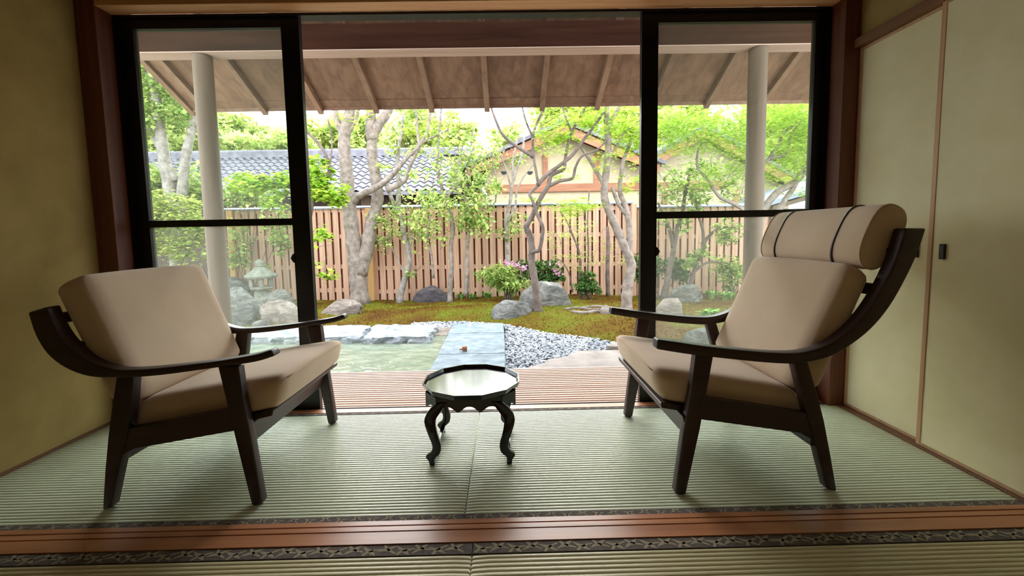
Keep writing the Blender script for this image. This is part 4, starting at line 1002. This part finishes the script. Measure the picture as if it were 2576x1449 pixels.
# right grey tree
t5, Y5 = tree('garden_tree', 'smooth grey tree with kinked trunk standing right of the exposed roots', (1577, 778), None,
  [([(1576, 783), (1577, 740), (1582, 705), (1588, 670), (1580, 640), (1562, 600), (1545, 560), (1528, 520), (1520, 490), (1524, 440), (1530, 380), (1528, 320), (1525, 260), (1530, 150)], 15, 7),
   ([(1582, 660), (1584, 600), (1580, 550), (1572, 515), (1560, 485), (1562, 440), (1570, 400), (1590, 350)], 10, 4), ([(1524, 470), (1505, 440), (1485, 405), (1462, 372)], 7, 3),
   ([(1580, 545), (1560, 520), (1548, 495), (1540, 470)], 6, 4), ([(1525, 330), (1540, 300), (1555, 275), (1575, 220)], 6, 4), ([(1530, 400), (1550, 370), (1570, 335), (1610, 310)], 4, 2)], 'bark')
fc = [(1500, 310, 55, 40, 800), (1570, 320, 50, 45, 900), (1600, 370, 40, 45, 600), (1470, 300, 60, 25, 450), (1540, 400, 60, 30, 260), (1590, 460, 30, 40, 200)]
foliage(t5, fc, Y5, .055, 'leafb', .7, 'star', seed=5); twigs(t5, fc, Y5, 'bark', 5, .8, 5)
# pale slim ones between
t6, Y6 = tree('slim_tree', 'pale slim forked tree rising behind the pink azalea', (1275, 700), 7.9,
  [([(1276, 745), (1276, 690), (1277, 640), (1275, 590), (1273, 555), (1283, 510), (1288, 470), (1300, 425), (1315, 380), (1318, 340)], 7, 2.5), ([(1275, 560), (1296, 520), (1300, 480), (1320, 440), (1345, 410)], 4, 1.5),
   ([(1287, 480), (1275, 430), (1262, 400), (1250, 380)], 3, 1.2), ([(1290, 465), (1290, 410), (1300, 360), (1310, 330)], 3, 1.2), ([(1246, 510), (1250, 460), (1240, 410), (1238, 380)], 2, 1.2)], 'barkpale')
fc = [(1290, 570, 40, 25, 160), (1240, 400, 40, 30, 140), (1215, 420, 30, 40, 160), (1290, 395, 40, 20, 90), (1240, 470, 25, 18, 60)]
foliage(t6, fc, Y6, .055, 'leafm', .3, seed=6); twigs(t6, fc, Y6, 'barkpale', 6, .8, 6)
t7, Y7 = tree('young_maple', 'young sparse maple with thin stems before the fence right of the big boulder', (1460, 745), 7.5,
  [([(1462, 745), (1460, 690), (1458, 640), (1440, 590), (1425, 555), (1408, 530)], 4, 1.5), ([(1440, 735), (1432, 690), (1415, 660), (1390, 645)], 2, 1), ([(1530, 745), (1528, 680), (1530, 620), (1528, 570)], 6, 4), ([(1475, 740), (1480, 640), (1478, 560), (1482, 480)], 3, 1.5)], 'barkdark')
fc = [(1430, 590, 50, 22, 200), (1460, 640, 60, 22, 200), (1440, 560, 50, 18, 160), (1500, 600, 40, 30, 130), (1550, 640, 30, 30, 110), (1400, 620, 25, 25, 100), (1470, 670, 40, 14, 90)]
foliage(t7, fc, Y7, .05, 'leafy', .75, 'star', seed=7); twigs(t7, fc, Y7, 'barkdark', 3, .7, 7)
# left garden tree behind the glass
t8, Y8 = tree('garden_tree', 'pale multi-stemmed tree behind the left glass door', (445, 690), 7.6,
  [([(446, 720), (446, 640), (440, 560), (428, 480), (415, 410), (403, 330), (392, 250), (384, 180), (378, 90)], 17, 10), ([(440, 600), (455, 520), (462, 440), (470, 380), (485, 310), (494, 240), (500, 120)], 13, 8),
   ([(442, 455), (420, 410), (395, 360), (365, 310), (330, 270), (300, 240)], 9, 5), ([(335, 290), (330, 230), (325, 170), (320, 90)], 8, 6), ([(400, 260), (385, 220), (370, 180), (365, 100)], 7, 4)], 'barkpale')
fc = [(345, 200, 40, 50, 600), (440, 200, 45, 40, 500), (380, 280, 45, 45, 600), (455, 290, 30, 40, 400), (340, 330, 30, 30, 250)]
foliage(t8, fc, Y8, .075, 'leafm', .4, seed=8); twigs(t8, fc, Y8, 'barkdark', 4, .9, 8)
# bright branch reaching in from the left
t9, Y9 = tree('slim_tree', 'bright-leaved young tree behind the sash stile by the two-stemmed tree', (770, 748), 7.0,
  [([(770, 770), (768, 700), (772, 620), (778, 560), (790, 500), (812, 465), (828, 435), (822, 395), (800, 360), (775, 335), (755, 325)], 6, 3), ([(790, 500), (760, 480), (720, 470), (670, 460), (625, 470)], 4, 1.5), ([(828, 435), (832, 400), (835, 350), (825, 300)], 3, 1.5), ([(780, 560), (740, 530), (705, 510), (670, 500)], 3, 1.5)], 'barkdark')
fc = [(650, 460, 55, 22, 420), (710, 455, 45, 22, 380), (800, 430, 28, 25, 280), (820, 485, 45, 28, 500), (790, 470, 25, 25, 200), (700, 505, 30, 18, 150), (850, 505, 25, 15, 120), (795, 600, 30, 40, 110), (810, 690, 30, 30, 70)]
foliage(t9, fc, Y9, .085, 'leafb', .65, seed=9); twigs(t9, fc, Y9, 'barkdark', 3, .9, 9)
# trees seen through the right door
t10, Y10 = tree('garden_tree', 'forked shrubby tree behind the right glass door near the pointed boulder', (1672, 748), 7.4,
  [([(1672, 752), (1680, 700), (1690, 650), (1697, 610), (1706, 565), (1715, 540), (1725, 480), (1735, 440)], 9, 4), ([(1694, 625), (1685, 580), (1670, 545), (1655, 510)], 6, 3), ([(1732, 735), (1745, 685), (1765, 640), (1775, 605), (1800, 580), (1830, 570)], 7, 3), ([(1770, 625), (1768, 580), (1758, 545), (1750, 500)], 5, 2.5), ([(1745, 685), (1770, 665), (1795, 658), (1820, 665)], 4, 2)], 'barkdark')
fc = [(1830, 585, 35, 25, 260), (1765, 640, 25, 18, 140), (1735, 665, 20, 18, 120), (1690, 470, 45, 40, 350), (1740, 490, 40, 30, 240), (1680, 560, 40, 25, 120), (1770, 430, 40, 30, 250), (1850, 490, 40, 30, 260)]
foliage(t10, fc, Y10, .065, 'leafm', .35, seed=10); twigs(t10, fc, Y10, 'barkdark', 5, .8, 10)
t11, Y11 = tree('maple_tree', 'bright green maple with long slanting limbs outside the right glass door', (1925, 620), 6.6,
  [([(1890, 830), (1896, 700), (1905, 600), (1920, 530), (1955, 485), (1995, 460), (2030, 430), (2060, 390), (2110, 330)], 13, 6), ([(1945, 560), (1970, 510), (1998, 470), (2015, 430), (2045, 400)], 9, 4), ([(1905, 600), (1880, 540), (1850, 515), (1810, 495), (1782, 455), (1757, 425), (1754, 395), (1762, 365), (1790, 345)], 6, 2.5),
   ([(1905, 560), (1918, 480), (1905, 430), (1935, 398), (1958, 365), (1972, 335), (2010, 305)], 7, 3), ([(1935, 400), (1980, 385), (1990, 340), (2020, 300)], 5, 2)], 'bark')
fc = [(1980, 290, 85, 40, 2400), (1960, 360, 70, 40, 1500), (2030, 350, 55, 60, 1500), (2020, 440, 60, 40, 1000), (1930, 440, 55, 35, 700), (1820, 310, 90, 40, 1800), (1700, 310, 70, 40, 1300), (1760, 350, 80, 30, 1200), (1850, 380, 60, 50, 1300), (1840, 440, 60, 30, 700), (1700, 370, 50, 35, 500), (1790, 450, 60, 25, 450)]
foliage(t11, fc, Y11, .055, 'leafb', .75, 'star', seed=11); twigs(t11, fc, Y11, 'bark', 5, .8, 11)

# shrubs along the left, seen through the left door
def shrub(name, label, px, Y, clusters, size, mat, flat=.3, kind='leaf', stemmat='barkdark', asp=.5, seed=1, droop=0, cat='shrub', nst=6):
    c = at(px[0], px[1], Y=Y); gz = G(c.x, Y) if Y < 9 else -.31
    e = empty(name, (c.x, Y, gz), label, cat); rnd = random.Random(seed); cs = clusters
    for k in range(nst):
        cl_ = cs[k % len(cs)]; tgt = at(cl_[0]+rnd.uniform(-.5, .5)*cl_[2], cl_[1]+rnd.uniform(-.3, .4)*cl_[3], Y=Y+rnd.uniform(-.1, .1))
        b = Vector((c.x+rnd.uniform(-.08, .08), Y+rnd.uniform(-.05, .05), gz-.02)); mdl = b.lerp(tgt, .5)+Vector((rnd.uniform(-.06, .06), 0, .05))
        MB().tube(spline([b, mdl, tgt], 4), [.010-.0008*i for i in range(9)], 5).build('stem', M[stemmat], e, smooth=True)
    foliage(e, clusters, Y, size, mat, flat, kind, asp=asp, seed=seed, droop=droop); return e
shrub('leafy_shrub', 'yellow-green leafy shrub behind the left glass door', (400, 700), 7.0, [(370, 600, 45, 45, 700), (460, 620, 45, 45, 600), (400, 540, 60, 35, 500), (490, 560, 40, 40, 450), (430, 520, 50, 30, 400)], .07, 'leafy', .6, seed=21)
shrub('leafy_shrub', 'mid-green climbing shrub left of the pale multi-stemmed tree', (350, 690), 7.9, [(360, 470, 50, 35, 700), (400, 450, 50, 30, 450), (480, 470, 50, 45, 600), (350, 520, 40, 40, 500)], .08, 'leafm', .3, seed=22)
shrub('leafy_shrub', 'loose shrub climbing the fence behind the veranda post', (620, 710), 7.9, [(610, 480, 45, 35, 450), (660, 490, 45, 30, 350), (600, 600, 30, 50, 260), (700, 560, 30, 60, 260), (680, 620, 25, 40, 120), (600, 660, 25, 20, 120)], .065, 'leafm', .3, seed=23, nst=9)
def grassclump(name, label, px, Y, rpx, hpx, n, mat='grass', seed=1, wd=.012, group=None):
    c = onground(*px) if Y is None else at(px[0], px[1], Y=Y); Y = c.y; gz = G(c.x, Y) if Y < 9 else c.z
    s = pxs(Y); rnd = random.Random(seed); mb = MB(); h = hpx/s; R_ = rpx/s
    for _ in range(n):
        a = rnd.uniform(0, 6.283); r = rnd.uniform(0, .35)*R_; p0 = Vector((c.x+math.cos(a)*r, Y+math.sin(a)*r*.6, gz-.01)); L = h*rnd.uniform(.6, 1.2); out_ = R_*rnd.uniform(.3, 1.0)
        d = Vector((math.cos(a), math.sin(a)*.7, 0)); sd = Vector((-d.y, d.x, 0)).normalized()*wd*rnd.uniform(.6, 1.2)
        pts = [p0, p0+d*out_*.35+Vector((0, 0, L*.75)), p0+d*out_+Vector((0, 0, L*rnd.uniform(.6, .95)))]; b = len(mb.v)
        mb.v += [tuple(pts[0]-sd*.5), tuple(pts[0]+sd*.5), tuple(pts[1]+sd), tuple(pts[1]-sd), tuple(pts[2])]; mb.f += [(b, b+1, b+2, b+3), (b+3, b+2, b+4)]
    e = empty(name, (c.x, Y, gz), label, 'plant', group); tag(mb.build('blades', M[mat], e), kind='stuff'); return e
grassclump('ornamental_grass', 'bushy ornamental grass clump behind the left glass door', (385, 690), 7.2, 55, 75, 260, seed=31, wd=.02)
for i, (px, py, r, h, n, lab) in enumerate([(1160, 752, 20, 18, 60, 'low grass tuft at the fence foot beside the slim upright tree'), (1190, 752, 18, 16, 50, 'low grass tuft at the fence foot behind the moss hollow'), (1225, 750, 20, 18, 60, 'low grass tuft left of the pink azalea stems'),
        (895, 752, 8, 9, 30, 'tiny fern tuft on the pale low boulder'), (995, 752, 8, 14, 30, 'small grass tuft at the dark foot of the leaning tree'), (1115, 755, 14, 20, 30, 'pale feathery seedling in front of the purple boulder'), (1640, 745, 12, 30, 50, 'grass tuft behind the sash stile near the grey tree'),
        (1790, 752, 26, 26, 90, 'light green grass clump by the pointed boulder'), (1825, 755, 22, 22, 80, 'broad-leaved grass clump at the fence foot right of the pointed boulder'), (1840, 752, 14, 20, 40, 'grass tuft beside the right veranda post')]):
    grassclump('grass_tuft', lab, (px, py), None, r, h, n, seed=40+i, wd=.014)
grassclump('hosta', 'pale green leafy plant in the moss behind the chair arm', (1783, 806), None, 30, 32, 70, 'grass', 60, .03)
# azaleas, rhododendron, low shrubs
s1 = shrub('rhododendron', 'green rhododendron with long leaves and one magenta flower before the fence', (1280, 752), 7.4, [(1245, 695, 35, 22, 260), (1285, 690, 38, 26, 300), (1265, 712, 40, 20, 220), (1300, 715, 25, 18, 120)], .115, 'leafm', .2, asp=.20, seed=24, droop=.5, nst=14)
foliage(s1, [(1279, 664, 8, 7, 22)], 7.35, .05, 'pink', .3, name='flowers', seed=25)
s2 = shrub('azalea', 'dark green azalea with pale pink flowers behind the big boulder', (1370, 735), 7.6, [(1320, 680, 25, 20, 260), (1375, 680, 35, 20, 420), (1395, 695, 22, 14, 200), (1345, 695, 30, 18, 260)], .05, 'leafd', .3, seed=26, nst=10)
foliage(s2, [(1305, 668, 16, 9, 26), (1320, 672, 14, 9, 18), (1395, 675, 12, 12, 16), (1405, 690, 10, 7, 10)], 7.45, .05, 'pink', .3, name='flowers', seed=27)
shrub('low_shrub', 'small dark shrub right of the big boulder', (1480, 745), 7.3, [(1475, 715, 25, 22, 300), (1485, 730, 28, 14, 200), (1460, 725, 14, 14, 90)], .05, 'leafd', .3, seed=28)
shrub('low_shrub', 'dark glossy shrub behind the right sash stile', (1660, 735), 7.6, [(1650, 670, 22, 25, 260), (1690, 675, 28, 22, 320), (1715, 690, 22, 18, 180), (1610, 680, 14, 35, 180)], .06, 'leafd', .3, seed=29)
shrub('low_shrub', 'round-leaved shrub at the fence by the right veranda post', (1840, 735), 7.8, [(1825, 680, 32, 28, 380), (1850, 695, 25, 25, 260), (1835, 715, 18, 18, 90)], .055, 'leafm', .3, seed=30)

# tall trees beyond the houses
def far_tree(label, px, py, rx, ry, Y, n, mat, seed, size=.24, name='background_tree'):
    Y = 18.8 + ((seed-51) % 3)*3.1; size = .0125*Y
    rx *= 1.1; ry *= 1.1; n = int(n*1.25)
    c = at(px, py, Y=Y); s = pxs(Y); e = empty(name, (c.x, Y, -.31), label, 'tree', 'trees beyond the houses'); rnd = random.Random(seed)
    MB().tube(spline([(c.x, Y, -.35), (c.x+.2, Y, c.z*.5), (c.x-.1, Y, c.z)], 4), [.22-.012*i for i in range(9)], 8).build('trunk', M['bark'], e, smooth=True)
    for k in range(3):
        b = Vector((c.x, Y, c.z*.55)); tg = c+Vector((rnd.uniform(-.7, .7)*rx/s, rnd.uniform(-.5, .5), rnd.uniform(.1, .7)*ry/s))
        MB().tube(spline([b, b.lerp(tg, .5)+Vector((.2, 0, .1)), tg], 4), [.09-.007*i for i in range(9)], 6).build('branch', M['bark'], e, smooth=True)
    cl_ = [(px+rnd.uniform(-.65, .65)*rx, py+rnd.uniform(-.65, .65)*ry, rx*.42, ry*.40, n//10) for _ in range(10)]
    foliage(e, cl_, Y, size, mat, .3, dY=1.0, seed=seed, asp=.4); return e
far_tree('tall light-green tree behind the left end of the tiled house', 350, 270, 110, 130, 17.6, 3400, 'leaff', 51)
far_tree('tall yellow-green tree above the tiled roof by the left veranda post', 470, 310, 90, 100, 18.2, 3000, 'leaff', 52)
far_tree('bushy dark-green tree above the tiled roof right of the left post', 610, 345, 90, 60, 19, 3000, 'leaff', 53)
far_tree('broad olive tree above the tiled roof behind the sash stile', 690, 370, 80, 35, 18.6, 1500, 'leaff', 54)
far_tree('round bright-green tree above the ridge left of the two-stemmed tree', 830, 345, 60, 45, 18.5, 1800, 'leaff', 55)
far_tree('bright yellow-green tree between the two grey stems', 910, 345, 55, 50, 18, 1500, 'leaff', 56)
far_tree('sunlit green tree above the ridge in the middle of the opening', 1040, 325, 75, 65, 18.6, 2000, 'leaff', 57)
far_tree('feathery pale tree above the right end of the tiled roof', 1150, 350, 60, 50, 19.5, 1100, 'leaff', 58)
far_tree('pale hazy tree just left of the cream gable', 1275, 345, 45, 40, 20, 600, 'leaff', 59)
far_tree('tall green tree behind the cream gable', 1420, 310, 110, 55, 19, 2400, 'leaff', 60)
far_tree('tall green tree behind the right sash stile', 1600, 310, 100, 60, 20, 2400, 'leaff', 61)
far_tree('light green tree above the distant timber gable', 1720, 300, 90, 60, 21, 2200, 'leaff', 62)
far_tree('wide green tree behind the right veranda post', 1920, 320, 140, 90, 21, 4200, 'leaff', 63)
far_tree('tall green tree at the right edge beyond the outbuilding', 2060, 360, 100, 110, 19, 3000, 'leafm', 64)
